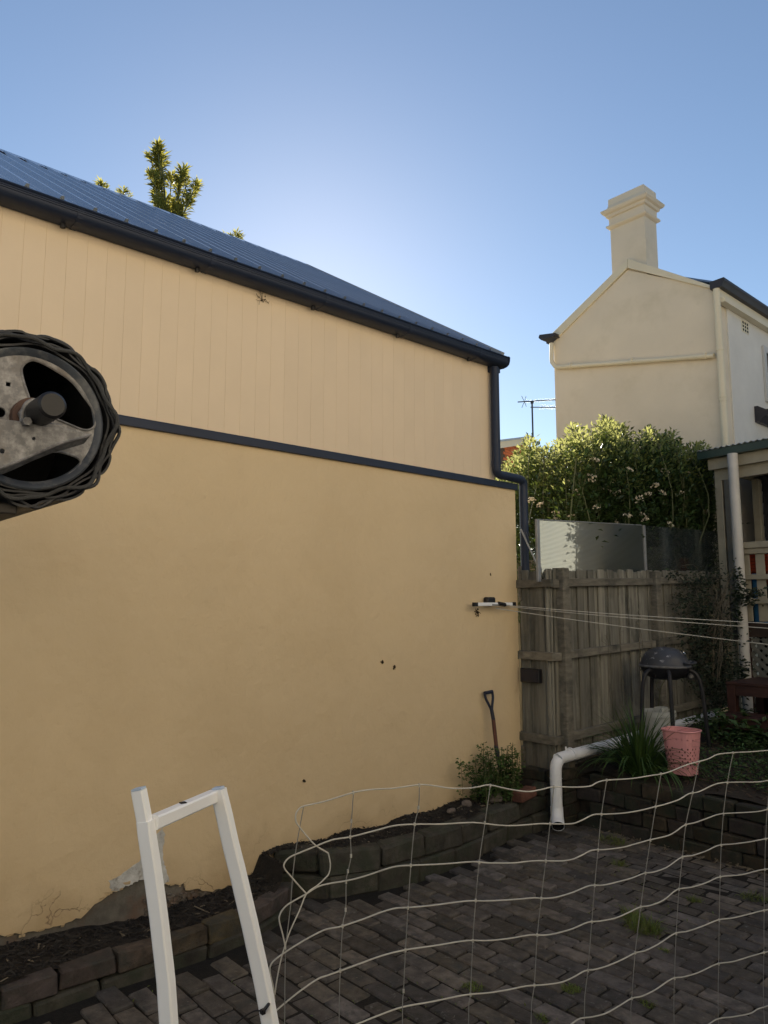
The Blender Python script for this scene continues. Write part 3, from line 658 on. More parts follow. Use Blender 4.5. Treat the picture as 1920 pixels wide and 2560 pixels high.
MB().bar((XS, pts[0].y+.025, pts[0].z+.003), (XS, pts[1].y-.02, pts[1].z+.003), .014, .008).build('top_edge', M['greysteel'], scr)
# leaning pale stick, with thin wires beside it
st = MB(); a = on(1302, 1323, 0, .06); b = on(1343, 1412, 0, .20); c = on(1347, 1440, 0, .24)
st.bar(a, b, .022, .012); st.bar(b, c, .022, .012)
tag(st.build('leaning_stick', M['whitewash'], bevel=.002), 'pale thin batten leaning between the dark downpipe and the clear screen', 'stick')
wr = MB()
for px0, px1, xx in ((1310, 1330, .12), (1316, 1336, .14), (1322, 1341, .16)):
    wr.tube(smooth_path([on(px0, 1330, 0, xx), on((px0+px1)/2+3, 1370, 0, xx), on(px1, 1415, 0, xx)], 4), .0016, 4)
tag(wr.build('loose_wires', M['wirethin']), 'few thin loose wires standing between the downpipe and the clear screen', 'wire')
# neighbour's low fence piece behind the gap
nf = thing('neighbour_fence', 'short grey timber fence seen in the gap behind the leaning batten', 'fence', (-.5, 6.6, 0))
for i in range(9):
    MB().box2((-1.55+i*.2, 6.62, 0.2), (-1.37+i*.2, 6.64, 2.28)).build('paling', M['paling'], nf)
MB().box2((-1.6, 6.58, 2.28), (.2, 6.66, 2.40)).build('cap_rail', M['rail'], nf, bevel=.004)

# ============================================================= CLOTHESLINE
cl = thing('clothesline', 'white retractable clothesline bar on the tan wall with three cords crossing the yard', 'clothesline', (.05, 5.2, 1.93))
p0 = on(1184, 1511, 0, .075); p1 = on(1287, 1510, 0, .075)
MB().bar(p0, p1, .022, .030).build('bar', M['whitemetal'], cl, bevel=.003)
for q, d in ((p0, 1), (p1, -1)):
    MB().bar(q-Vector((0, .004*d, 0)), q+Vector((0, .045*d, 0)), .026, .034).build('end_cap', M['black'], cl)
h0 = on(1226, 1506, 0, .04); MB().box((.03, h0.y, h0.z+.01), (.06, .115, .075)).build('reel_housing', M['black'], cl, bevel=.012)
MB().tube([(.09, h0.y+.05, h0.z-.01), (.092, h0.y+.14, h0.z-.022)], .019, 8).build('winder', M['black'], cl)
MB().tube([(.09, h0.y-.03, h0.z-.02), (.10, h0.y+.2, h0.z-.028)], .006, 6).build('brace', M['greysteel'], cl)
fw = lambda px: np.interp(px, [1185, 2150], [5.75, 7.2])
ends = []
for (a, b, c) in (((1262, 1513), (1600, 1539.5), (2160, 1572)), ((1275, 1517), (1600, 1547), (2160, 1588)), ((1240, 1521), (1600, 1572), (2160, 1640))):
    P0 = on(a[0], a[1], 0, .085); P2 = at(*c, 7.2); P1 = at(*b, 6.3); ends.append(P2)
    MB().tube(smooth_path([P0, P1, P2], 8), .0034, 5).build('cord', M['cord'], cl)
e = ends[0]
MB().box2((e.x-.04, e.y-.04, .4), (e.x+.04, e.y+.04, 2.1)).build('end_post', M['greysteel'], cl)

# ============================================================= SPADE
sp = thing('spade', 'garden spade with navy D handle and red brown shaft leaning against the tan wall', 'spade', (.2, 5.2, .28))
hT = on(1221, 1731, 0, .045); hB = on(1227, 1771, 0, .06); sB = on(1241, 1868, 0, .10); s2 = on(1251, 1925, 0, .14); tip = on(1270, 1998, 0, .20)
ax = (hT-tip).normalized(); side = Vector((0.15, 1, .12)); side = (side-ax*side.dot(ax)).normalized(); nr = ax.cross(side)
MB().tube([hT-side*.046, hT+side*.046], .0155, 10).build('grip', M['navy'], sp, smooth=True)
MB().tube(smooth_path([hT-side*.044, hT-side*.040-ax*.05, hT-side*.012-ax*.125, hT-ax*.16, hT+side*.012-ax*.125, hT+side*.040-ax*.05, hT+side*.044], 5), .0115, 8).build('yoke', M['navy'], sp, smooth=True)
MB().tube([hT-ax*.14, hT-ax*.235], [.016, .0175], 10).build('socket', M['navy'], sp, smooth=True)
MB().tube([hT-ax*.23, sB, s2], .0175, 10).build('shaft', M['shaft'], sp, smooth=True)
MB().tube([sB-ax*-.02, s2, s2-ax*.06], [.018, .020, .014], 10).build('blade_socket', M['steelold'], sp, smooth=True)
bl = MB(); up0 = s2+ax*-.02
rows = []
for i, (t, w, cv) in enumerate(((0, .085, .0), (.02, .088, .004), (.14, .086, .010), (.24, .080, .012), (.29, .055, .010))):
    c = up0-ax*t; rows.append([c+side*(w*u)+nr*(cv*(1-u*u)+.0) for u in (-1, -.5, 0, .5, 1)])
for o in (0, .003):
    vs = [p+nr*o for r in rows for p in r]; bl.add(vs, [(j*5+i, j*5+i+1, (j+1)*5+i+1, (j+1)*5+i) for j in range(4) for i in range(4)])
bl.build('blade', M['steelold'], sp, smooth=True)

# ============================================================= PVC DRAIN PIPE
pc = thing('drain_pipe', 'white PVC stormwater pipe dropping over the bed wall with open lower end', 'pipe', (.5, 5.45, 0))
v0 = Vector((.50, 5.43, .10)); v1 = Vector((.50, 5.43, .50))
far_ = on(1786, 1788, 0, .50); m1 = on(1520, 1863, 0, .50)
dr = (far_-m1).normalized(); j = v1+Vector((0, .07, .085))
MB().tube(smooth_path([v0+Vector((0, -.0, 0)), v0+Vector((0, 0, .2)), v1-Vector((0, 0, .02)), v1+Vector((0, .012, .05)), v1+Vector((0, .05, .085)), v1+Vector((0, .11, .10)), m1], 5), .050, 18, cap=False).build('pipe', M['pvc'], pc, smooth=True)
MB().tube([m1-dr*.02, on(1690, 1813, 0, .50), far_], .050, 18).build('pipe', M['pvc'], pc, smooth=True)
MB().tube([v1-Vector((0, 0, .06)), v1-Vector((0, 0, .055))], .0525, 18).build('joint_ring', M['pvc'], pc, smooth=True)
MB().tube([v1+Vector((0, .22, .115)), v1+Vector((0, .235, .117))], .053, 18).build('joint_ring', M['pvc'], pc, smooth=True)
d_ = Vector((.55, -.62, -.56)).normalized()
el = [v0+Vector((0, 0, .11)), v0+Vector((0, 0, .10)), v0+Vector((.01, -.012, .04)), v0+Vector((.035, -.04, .0)), v0+Vector((.06, -.07, -.025))]
MB().tube(el, .054, 18, cap=False).build('outlet', M['pvc'], pc, smooth=True)
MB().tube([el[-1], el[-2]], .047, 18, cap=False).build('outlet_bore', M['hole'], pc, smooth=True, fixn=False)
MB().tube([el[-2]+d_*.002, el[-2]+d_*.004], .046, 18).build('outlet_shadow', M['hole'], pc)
w = on(1415, 1880, 0, .5); MB().tube([w, w+Vector((0, 0, .045))], .007, 6).build('inspection_peg', M['pvc'], pc)

# ============================================================= BARBECUE
B0 = Vector((.84, 6.82, bed_z(.84, 6.8)))
bq = thing('barbecue', 'round grey lidded barbecue on four splayed black legs in the raised bed', 'barbecue', B0)
rim_z = on(1662, 1664, 1, 6.82).z
BC = on(1662, 1664, 1, 6.82); cx, cy = BC.x, BC.y
prof = [(.235, 0), (.238, .012), (.228, .03), (.215, .07), (.185, .115), (.14, .150), (.08, .172), (.0, .180)]
MB().lathe(prof, (cx, cy, rim_z), 32, 1.0, .86).build('lid', M['bbqlid'], bq, smooth=True)
MB().lathe([(.240, -.012), (.246, -.006), (.246, .006), (.236, .010)], (cx, cy, rim_z), 32, 1, .86).build('rim', pm('worn_rim', (.16, .16, .17), .5, .4, 20, .1, 40), bq, smooth=True)
MB().lathe([(.236, -.008), (.225, -.04), (.19, -.09), (.12, -.125), (.0, -.135)], (cx, cy, rim_z), 28, 1, .86).build('bowl', M['bbqblk'], bq, smooth=True)
rt = Vector((_C, _S, 0)); tw = Vector((_S, -_C, 0))
hd = [Vector((cx, cy, rim_z+.035))+rt*(.235*math.cos(a))+tw*(.215*math.sin(a)) for a in (-.1, .2, .5, .8, 1.1)]
hd2 = [hd[0]]+[p+(p-Vector((cx, cy, p.z))).normalized()*.045 for p in hd]+[hd[-1]]
MB().tube(smooth_path(hd2, 4), .011, 8).build('lid_handle', M['bbqlid'], bq, smooth=True)
tp = Vector((cx, cy, rim_z))+rt*.135+tw*.09+Vector((0, 0, .118)); tn = (rt*.55+tw*.45+Vector((0, 0, .75))).normalized(); q4 = tn.to_track_quat('Z', 'Y').to_matrix()
MB().lathe([(.030, 0), (.038, .006), (.038, .016), (.030, .018), (.028, .012)], tp, 20, m=q4).build('gauge_ring', M['chrome'], bq, smooth=True)
MB().lathe([(.029, .010), (.0, .011)], tp, 20, m=q4).build('gauge_face', M['hole'], bq)
for sx, sy, fx in ((-1, 1, 1), (-.12, 1, .9), (1, .7, 1), (-.1, -1, .8)):
    dirv = (rt*sx+tw*sy*.55).normalized(); base_ = Vector((cx, cy, 0))
    r0 = .13; pts_ = []
    for rr_, zz in ((.10, -.05), (.20, -.035), (.275, -.075), (.315, -.20), (.335, -.42), (.36, 0)):
        z = rim_z+zz if zz else bed_z(cx, cy)-.03
        pts_.append(base_+dirv*rr_*fx+Vector((0, 0, z)))
    MB().tube(smooth_path(pts_, 5), .019, 8).build('leg', M['bbqblk'], bq, smooth=True)
kb = Vector((cx, cy, rim_z-.085))+rt*.17+tw*.14
MB().tube([kb, kb+tw*.05], .030, 14).build('gas_knob', M['bbqblk'], bq)
MB().tube([kb+tw*.05, kb+tw*.056], .018, 12).build('knob_cap', M['chrome'], bq)
MB().tube([kb-tw*.05-rt*.3, kb-tw*.02], .022, 10).build('burner_pipe', M['bbqblk'], bq, smooth=True)

# ============================================================= PINK BASKET
kx = on(1708, 1928, 1, 6.17)
pk = thing('laundry_basket', 'tall pink plastic basket with round holes standing behind the strappy plant', 'basket', (kx.x, kx.y, kx.z))
def basket_pt(u, v, off=0):  # u around 0..1, v height 0..1
    a = u*2*math.pi; h = .355; r = .108+.034*v+off
    n = 3.2; ca, sa = math.cos(a), math.sin(a); k = (abs(ca)**n+abs(sa)**n)**(-1/n)
    return Vector((kx.x+r*k*ca*1.02, kx.y+r*k*sa*.85, kx.z-.015+h*v))
bk = MB(); NU, NV = 40, 14
for i in range(NU):
    for jv in range(NV):
        u0, u1, v0_, v1_ = i/NU, (i+1)/NU, jv/NV, (jv+1)/NV
        hole = (jv == 11 or jv == 10 and i % 2 == 0 or (2 <= jv <= 8 and (i+jv) % 2 == 0)) and (i % 10 not in (0, 9) or jv == 11)
        if jv in (10, 11): hole = (i % 2 == 0) and jv == 11
        if not hole:
            bk.add([basket_pt(u0, v0_), basket_pt(u1, v0_), basket_pt(u1, v1_), basket_pt(u0, v1_)], [(0, 1, 2, 3)])
        else:
            sq = [(0, 0), (.5, 0), (1, 0), (1, .5), (1, 1), (.5, 1), (0, 1), (0, .5)]
            oc = [(.5+.30*math.cos(a), .5+.30*math.sin(a)) for a in [math.pi*1.25+math.pi/4*q for q in range(8)]]
            L_ = lambda s, t: basket_pt(u0+(u1-u0)*s, v0_+(v1_-v0_)*t)
            bk.add([L_(*p) for p in sq]+[L_(*p) for p in oc], [(q, (q+1) % 8, 8+(q+1) % 8, 8+q) for q in range(8)])
bk.build('basket_wall', M['pink'], pk, smooth=True)
ib = MB()
for i in range(NU): ib.add([basket_pt(i/NU, 0), basket_pt((i+1)/NU, 0), Vector((kx.x, kx.y, kx.z-.015))], [(0, 1, 2)])
ib.build('base', M['pink'], pk)
MB().tube([basket_pt(i/NU, 1, .004) for i in range(NU)], .007, 6, closed=True).build('rim', M['pink'], pk, smooth=True)
ln = MB()
for i in range(NU): ln.add([basket_pt(i/NU, .02, -.012), basket_pt((i+1)/NU, .02, -.012), basket_pt((i+1)/NU, .62, -.012), basket_pt(i/NU, .62, -.012)], [(0, 1, 2, 3)])
ln.build('contents', pm('dark_pink_contents', (.16, .06, .06), .8, .3, 9, .3, 40), pk)

# ============================================================= WHITE TUB
tb = on(1648, 1850, 0, .72)
tu = thing('plastic_tub', 'dirty white plastic tub half hidden behind the strappy plant under the barbecue', 'tub', (tb.x, tb.y, tb.z-.1))
zb = bed_z(tb.x, tb.y)-.01; zt = on(1648, 1775, 0, .72).z
MB().lathe([(.0, zb), (.13, zb), (.155, zt-.05), (.165, zt-.05), (.165, zt), (.15, zt), (.145, zt-.04), (.0, zt-.06)], (tb.x, tb.y, 0), 24).build('tub_body', M['tub'], tu, smooth=True)
MB().box2((tb.x-.02, tb.y-.05, zt-.02), (tb.x+.08, tb.y+.06, zt+.035)).build('lid_piece', M['tub'], tu, bevel=.01)

# ============================================================= TIMBER STEPS
stp = thing('timber_steps', 'red brown timber steps leading up to the veranda', 'steps', (1.1, 7.4, .6))
a0 = on(1793, 1787, 2, .85); a1 = on(1813, 1704, 2, 1.14)
def boards(x0, x1, y0, y1, z, n, over=.0):
    w = (y1-y0)/n
    for i in range(n):
        MB().box2((x0, y0+i*w+.003, z-.028), (x1, y0+(i+1)*w-.003, z)).build('tread_board', M['redtim'], stp, bevel=.003)
boards(a0.x, a0.x+1.5, a0.y, a1.y+.05, a0.z, 3)
boards(a1.x, a1.x+1.6, a1.y, a1.y+.80, a1.z, 7)
gz = .55
for (x, y, z) in ((a0.x+.045, a0.y+.055, a0.z-.029), (a0.x+1.4, a0.y+.055, a0.z-.029), (a1.x+.045, a1.y+.055, a1.z-.029), (a1.x+1.4, a1.y+.055, a1.z-.029), (a1.x+.045, a1.y+.74, a1.z-.029)):
    MB().box2((x-.042, y-.042, gz), (x+.042, y+.042, z)).build('leg', M['redtim'], stp, bevel=.003)
MB().box2((a0.x+.09, a0.y+.012, a0.z-.115), (a0.x+1.35, a0.y+.04, a0.z-.030)).build('apron', M['redtim'], stp, bevel=.003)
MB().box2((a1.x+.09, a1.y+.012, a1.z-.13), (a1.x+1.35, a1.y+.04, a1.z-.030)).build('apron', M['redtim'], stp, bevel=.003)
MB().box2((a1.x+.01, a1.y+.1, a1.z-.13), (a1.x+.035, a1.y+.7, a1.z-.030)).build('apron', M['redtim'], stp, bevel=.003)
MB().box2((a1.x+.0, a1.y+.80, .5), (a1.x+1.6, a1.y+.83, a1.z-.03)).build('riser_board', M['black'], stp)

# ============================================================= VERANDA
VY = 9.0
vr = thing('veranda', 'raised timber veranda with cream rails, dark boards and green gutter', 'veranda', (1.5, 9.6, 0))
z3 = 3.70
MB().prism([(VY-.12, z3-.0), (VY-.12, z3+.095), (VY-.10, z3+.105), (VY, z3+.11), (VY, z3-.0)], lambda u, v, w: Vector((w, u, v+.03*(w-.3))), .27, 4.2).build('gutter', M['greengut'], vr)
MB().prism([(VY-.03, z3-.135), (VY+.01, z3-.135), (VY+.01, z3-.002), (VY-.03, z3-.002)], lambda u, v, w: Vector((w, u, v+.03*(w-.3))), .36, 4.2).build('fascia', M['beigetrim'], vr)
MB().prism([(VY+.05, z3-.27), (VY+.14, z3-.27), (VY+.14, z3-.10), (VY+.05, z3-.10)], lambda u, v, w: Vector((w, u, v+.03*(w-.3))), .40, 4.2).build('beam', M['beigetrim'], vr)
# corrugated roof
pr = []; n = 60; x = .28
for i in range(n*4+1):
    xx = .28+i*.0175; pr.append((xx, .009*math.sin(i*math.pi/2)))
pr2 = pr+[(p[0], p[1]-.004) for p in reversed(pr)]
MB().prism(pr2, lambda u, v, w: Vector((u, VY-.14+w, z3+.105+.03*(u-.3)+v+w*.10)), 0, 4.0).build('roof_sheet', M['zinc'], vr)
MB().box2((.35, VY, z3-.12), (.38, VY+2.4, z3+.02)).build('side_fascia', M['beigetrim'], vr)
for (x, y) in ((.435, VY+.10), (.44, VY+1.2)):
    MB().box2((x-.045, y-.045, .5), (x+.045, y+.045, z3-.12)).build('post', M['beigetrim'], vr, bevel=.005)
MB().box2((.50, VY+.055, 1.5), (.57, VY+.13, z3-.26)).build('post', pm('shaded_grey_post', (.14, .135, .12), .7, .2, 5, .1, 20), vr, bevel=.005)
MB().box2((2.6, VY+.05, 0.5), (2.70, VY+.14, z3-.26)).build('post', M['beigetrim'], vr, bevel=.005)
DZ = 1.70
for i in range(26):
    MB().box2((.62, VY+.02+i*.095, DZ-.03), (4.2, VY+.108+i*.095, DZ)).build('deck_board', M['redtim'], vr)
MB().box2((.62, VY-.03, DZ-.16), (4.2, VY+.015, DZ-.002)).build('deck_bearer', pm('dark_deck_bearer', (.035, .022, .016), .8, .3, 5, .2, 30), vr, bevel=.004)
# balustrade
tr = on(1865, 1362, 1, VY-.02).z; mr_ = on(1865, 1443, 1, VY-.02).z; br_ = on(1865, 1503, 1, VY-.02).z
MB().box2((.66, VY-.06, tr-.045), (4.2, VY+.045, tr+.03)).build('top_rail', M['beigetrim'], vr, bevel=.005)
MB().box2((.66, VY-.035, tr-.11), (4.2, VY+.0, tr-.048)).build('top_rail', M['beigetrim'], vr, bevel=.004)
MB().box2((.66, VY-.04, mr_-.03), (4.2, VY+.0, mr_+.03)).build('middle_rail', M['beigetrim'], vr, bevel=.004)
MB().box2((.66, VY-.04, br_-.03), (4.2, VY+.0, br_+.03)).build('bottom_rail', M['beigetrim'], vr, bevel=.004)
pm_b = jbox(.10, .02, tr-.05-DZ-.02, .001, 3, .003, 'baluster', M['beigetrim'])
x = .72
while x < 4.1:
    link('baluster', pm_b, vr, (x, VY+.012, (tr-.05+DZ+.02)/2)); x += .168
# dark rear wall of overlapping boards
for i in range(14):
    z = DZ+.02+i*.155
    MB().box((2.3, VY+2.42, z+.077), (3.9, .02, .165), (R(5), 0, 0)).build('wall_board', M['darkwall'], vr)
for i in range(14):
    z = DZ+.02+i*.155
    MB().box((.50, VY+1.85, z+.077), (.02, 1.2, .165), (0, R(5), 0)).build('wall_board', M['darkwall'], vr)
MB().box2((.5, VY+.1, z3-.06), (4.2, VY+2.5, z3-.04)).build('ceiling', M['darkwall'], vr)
# lattice under the deck
lt = M['lattice']; zl0, zl1 = .62, DZ-.17; H = zl1-zl0
for s_ in (1, -1):
    x = .72-H
    while x < 3.4:
        xa, xb = x, x+H; za, zb2 = (zl0, zl1) if s_ > 0 else (zl1, zl0)
        if xa < .72:
            t = (.72-xa)/H; za = za+(zb2-za)*t; xa = .72
        if xb-xa > .06:
            yy = VY-.002+(.008 if s_ > 0 else -.004)
            MB().bar((xa, yy, za), (xb, yy, zb2), .007, .045, up=(0, 1, 0) if False else (-(zb2-za), 0, (xb-xa))).build('lattice_strip', lt, vr)
        x += .105
MB().box2((.66, VY-.02, .55), (.73, VY+.02, DZ-.17)).build('lattice_frame', M['redtim'], vr)
MB().box2((.7, VY+.25, .5), (4.2, VY+.3, DZ-.17)).build('under_deck_shade', M['hole'], vr)  # black sheet stands in for the shade under the deck
MB().tube([(1.05, VY+.5, z3-.06), (1.05, VY+.5, z3-.35)], .008, 6).build('hanging_hook', M['greysteel'], vr)
MB().tube([(1.05, VY+.5, z3-.40), (1.05, VY+.5, z3-.70)], .018, 6).build('hanging_chime', M['greysteel'], vr)
# things on the veranda
b_ = on(1899, 1500, 1, VY+.12)
tag(MB().tube([(b_.x, VY+.13, DZ), (b_.x, VY+.13, DZ+.55), (b_.x, VY+.13, 2.28)], .075, 14).build('plastic_drum', M['bluepl'], smooth=True), 'bright blue plastic tube standing behind the cream veranda rails', 'tube')
oz = on(1890, 1412, 1, VY+.2)
oc_ = thing('plastic_crate', 'orange red slatted plastic crate resting behind the veranda rail beside the blue tube', 'crate', (oz.x, VY+.3, DZ))
MB().box2((oz.x-.16, VY+.17, DZ), (oz.x+.16, VY+.45, DZ+.45)).build('stand', M['darkwall'], oc_)
for i in range(5):
    MB().box2((oz.x-.15, VY+.16, oz.z-.08+i*.042), (oz.x+.15, VY+.44, oz.z-.08+i*.042+.034)).build('slat', M['orangepl'], oc_)
MB().box2((oz.x-.14, VY+.18, DZ+.451), (oz.x+.14, VY+.42, oz.z+.12)).build('liner', pm('dark_orange_liner', (.2, .03, .01), .6, .2, 5, 0, 20), oc_)
wp = thing('drain_post', 'white round drainpipe standing in front of the veranda corner', 'pipe', (.62, 8.8, .6))
ta = on(1832, 1155, 1, VY-.17); 
MB().tube([(ta.x, VY-.17, .55), (ta.x, VY-.17, z3+.0)], .058, 18).build('pipe', M['whitepaint'], wp, smooth=True)
MB().tube([(ta.x, VY-.17, 1.9), (ta.x, VY-.17, 1.96)], .062, 18).build('pipe_collar', M['whitepaint'], wp, smooth=True)

# ============================================================= CREAM GABLED HOUSE
hs = thing('gabled_house', 'cream rendered two storey house with gable end, tall chimney and painted pipes', 'house', (-1.2, 12, 0))
HY = 10.1; XL, XR = -2.64, .135; ZE = 6.30; AX, AZ = -1.235, 7.10
MB().prism([(XL, -.05), (XR-.02, -.05), (XR-.02, ZE+.05), (AX, AZ), (XL, ZE+.02)], lambda u, v, w: Vector((u, w, v)), HY, HY+.25).build('gable_wall', M['cream'], hs)
MB().box2((XR-.25, HY+.252, -.05), (XR, HY+7, ZE+.05)).build('side_wall', M['creamside'], hs)
MB().box2((XL, HY+.252, -.05), (XL+.25, HY+7, ZE)).build('rear_side_wall', M['cream'], hs)
# raking coping
def cope(pts, d0, d1, name):
    MB().prism(pts, lambda u, v, w: Vector((u, w, v)), d0, d1).build(name, M['creamtrim'], hs, bevel=.006)
aL = on(1366, 848, 1, HY); aT = on(1572, 648, 1, HY); aR = on(1789, 712, 1, HY)
il = on(1399, 843, 1, HY); it = on(1571, 671, 1, HY); ir = on(1775, 722, 1, HY)
cope([(aL.x, aL.z-.02), (il.x-.02, il.z-.01), (it.x-.0015, it.z), (aT.x-.0015, aT.z)], HY-.035, HY+.20, 'coping')
cope([(aT.x+.0015, aT.z), (it.x+.0015, it.z), (ir.x, ir.z), (aR.x-.02, aR.z-.02)], HY-.035, HY+.20, 'coping')
# roof planes
def slope(xa, za, xb, zb, y0, y1, mat, name, par, th=.03, corr=0):
    MB().prism([(xa, za), (xb, zb), (xb, zb+th), (xa, za+th)], lambda u, v, w: Vector((u, w, v)), y0, y1).build(name, mat, par)
slope(XL-.15, ZE-.02, AX, aT.z-.12, HY+.2, HY+7, M['bluezinc'], 'roof', hs); slope(AX, aT.z-.12, XR+.12, ZE+.10, HY+.2, HY+7, M['bluezinc'], 'roof', hs)
# chimney
cc = [on(1532, 660, 1, HY+.03), on(1612, 640, 1, HY+.03)]
c0, c1 = on(1527, 600, 1, HY+.03).x, on(1614, 600, 1, HY+.03).x; dep = .36
prof = [(0, 6.9), (0, 7.885), (.035, 7.905), (.05, 7.925), (.05, 7.945), (.012, 7.96), (.012, 8.075), (.04, 8.085), (.05, 8.11), (.05, 8.125), (.085, 8.145), (.105, 8.18), (.105, 8.20), (.060, 8.215), (.03, 8.245), (.015, 8.29), (.012, 8.40), (-.06, 8.40), (-.06, 8.3)]
ch = MB(); vs = []
for o, z in prof: vs += [(c0-o, HY+.03-o, z), (c1+o, HY+.03-o, z), (c1+o, HY+.03+dep+o, z), (c0-o, HY+.03+dep+o, z)]
fs = [(i*4+k, i*4+(k+1) % 4, (i+1)*4+(k+1) % 4, (i+1)*4+k) for i in range(len(prof)-1) for k in range(4)]; fs.append(((len(prof)-1)*4, (len(prof)-1)*4+1, (len(prof)-1)*4+2, (len(prof)-1)*4+3))
ch.add(vs, fs); ch.build('chimney', M['cream'], hs)
# gutters
def gutter(p, q, name, w=.13, h=.11):
    b = MB(); p = Vector(p); q = Vector(q)
    if abs(p.x-q.x) > abs(p.y-q.y): b.prism([(-w/2, h), (-w/2+.01, .0), (w/2, 0), (w/2, h)], lambda u, v, t: Vector((t, p.y+u, p.z+v)), p.x, q.x)
    else: b.prism([(-w/2, 0), (w/2-.035, 0), (w/2-.015, h*.45), (w/2, h*.7), (w/2, h), (w/2-.02, h), (-w/2, h*.95)], lambda u, v, t: Vector((p.x+u, t, p.z+v)), p.y, q.y)
    return b.build(name, M['darkgut'], hs)
gR = on(1779, 727, 1, HY-.05)
gutter((gR.x+.10, HY-.10, gR.z), (gR.x+.10, HY+7, gR.z), 'gutter', .20, .12)
MB().box2((XR+.002, HY-.05, gR.z-.13), (XR+.04, HY+7, gR.z-.003)).build('fascia', M['creamtrim'], hs)
MB().box2((XR+.002, HY-.03, gR.z-.20), (XR+.10, HY+7, gR.z-.134)).build('soffit', M['creamtrim'], hs)
gl0 = on(1356, 855, 1, HY-.05); gl1 = on(1397, 849, 1, HY-.05)
MB().prism([(gl0.x, gl0.z+.045), (gl0.x+.05, gl0.z-.005), (gl1.x-.02, gl0.z-.005), (gl1.x, gl1.z+.09), (gl0.x+.02, gl0.z+.095)], lambda u, v, w: Vector((u, w, v)), HY-.16, HY+.06).build('gutter', M['darkgut'], hs)
MB().box2((gl0.x+.0, HY+.06, gl0.z), (gl0.x+.14, HY+7, gl0.z+.09)).build('gutter', M['darkgut'], hs)
# painted pipes
PY_ = HY-.055
v = [on(1379, 858, 1, PY_), on(1379, 895, 1, PY_), on(1381, 913, 1, PY_), on(1395, 918, 1, PY_), on(1450, 914, 1, PY_), on(1600, 903, 1, PY_), on(1785, 889, 1, PY_)]
MB().tube([v[0], v[1], v[1].lerp(v[2], .6), v[2].lerp(v[3], .5), v[3]]+v[4:], .036, 12).build('waste_pipe', M['creamtrim'], hs, smooth=True)
for px in (1426, 1577, 1761):
    q = on(px, 916-(px-1420)*.075, 1, PY_); MB().tube([q, q+Vector((.03, 0, 0))], .050, 12).build('pipe_collar', M['creamtrim'], hs, smooth=True)
vp = on(1797, 760, 1, PY_)
MB().tube([(vp.x-.02, PY_, gR.z), (vp.x-.02, PY_, 3.7)], .047, 12).build('downpipe', M['creamtrim'], hs, smooth=True)
for z in (5.42, 4.75, 4.70): MB().tube([(vp.x-.02, PY_, z), (vp.x-.02, PY_, z+.03)], .054, 12).build('pipe_collar', M['creamtrim'], hs, smooth=True)
# vent, window, hood on side wall
vt = on(1863, 818, 0, XR+.004)
va = MB()
MB().box2((XR+.0, vt.y-.12, vt.z-.09), (XR+.006, vt.y+.12, vt.z+.09)).build('air_vent', M['creamtrim'], hs)
for i in range(3):
    for j_ in range(3): va.box((XR+.007, vt.y-.075+i*.075, vt.z-.055+j_*.055), (.003, .04, .035))
va.build('vent_holes', M['hole'], hs)
wy = on(1909, 950, 0, XR).y; wt = on(1910, 868, 0, XR).z; wb = on(1914, 1005, 0, XR).z
wf = MB(); w0, w1 = wy, wy+1.0
for a, b in (((w0, wb), (w0+.09, wt)), ((w1-.09, wb), (w1, wt)), ((w0+.091, wt-.09), (w1-.091, wt)), ((w0+.091, wb), (w1-.091, wb+.09)), ((w0+.091, (wt+wb)/2-.03), (w1-.091, (wt+wb)/2+.03))):
    wf.box2((XR+.002, a[0], a[1]), (XR+.035, b[0], b[1]))
wfo = wf.build('window', M['whitepaint'], hs)
MB().box2((XR+.001, w0+.09, wb+.09), (XR+.012, w1-.09, wt-.09)).build('pane', M['glass'], wfo)
hp = on(1886, 1036, 0, XR); 
hd_ = thing('window_hood', 'dark metal bracketed hood on the side wall at the right edge', 'hood', (XR+.2, hp.y+.5, hp.z))
MB().prism([(XR+.003, hp.z-.12), (XR+.06, hp.z-.12), (XR+.14, hp.z-.04), (XR+.34, hp.z-.03), (XR+.34, hp.z+.03), (XR+.16, hp.z+.05), (XR+.05, hp.z+.12), (XR+.003, hp.z+.12)], lambda u, v, w: Vector((u, w, v)), hp.y, hp.y+1.8).build('hood_shell', M['darkgut'], hd_)
sp_ = thing('wall_fixings', 'row of tiny dark nail heads along the gable coping', 'fixings', (AX, HY, AZ)) if False else None
# main house roof behind
mr0 = on(1887, 742, 1, 15.5); mh = thing('far_roof', 'blue grey corrugated roof rising behind the cream house', 'roof', (2, 17, 6))
pr = []; cw = .04
for i in range(0, 240): pr.append((mr0.x-.1+i*cw/2, .018*math.sin(i*math.pi/2)))
pr2 = pr+[(p[0], p[1]-.01) for p in reversed(pr)]
MB().prism(pr2, lambda u, v, w: Vector((u, 15.5+w*1.0, mr0.z-.65+w*.55+v+.06*(u-mr0.x))), -.4, 2.5).build('roof_sheet', M['bluezinc'], mh)
MB().box2((mr0.x-.0, 16.0, 3), (mr0.x+4.6, 19, mr0.z-.9)).build('wall', M['creamside'], mh)

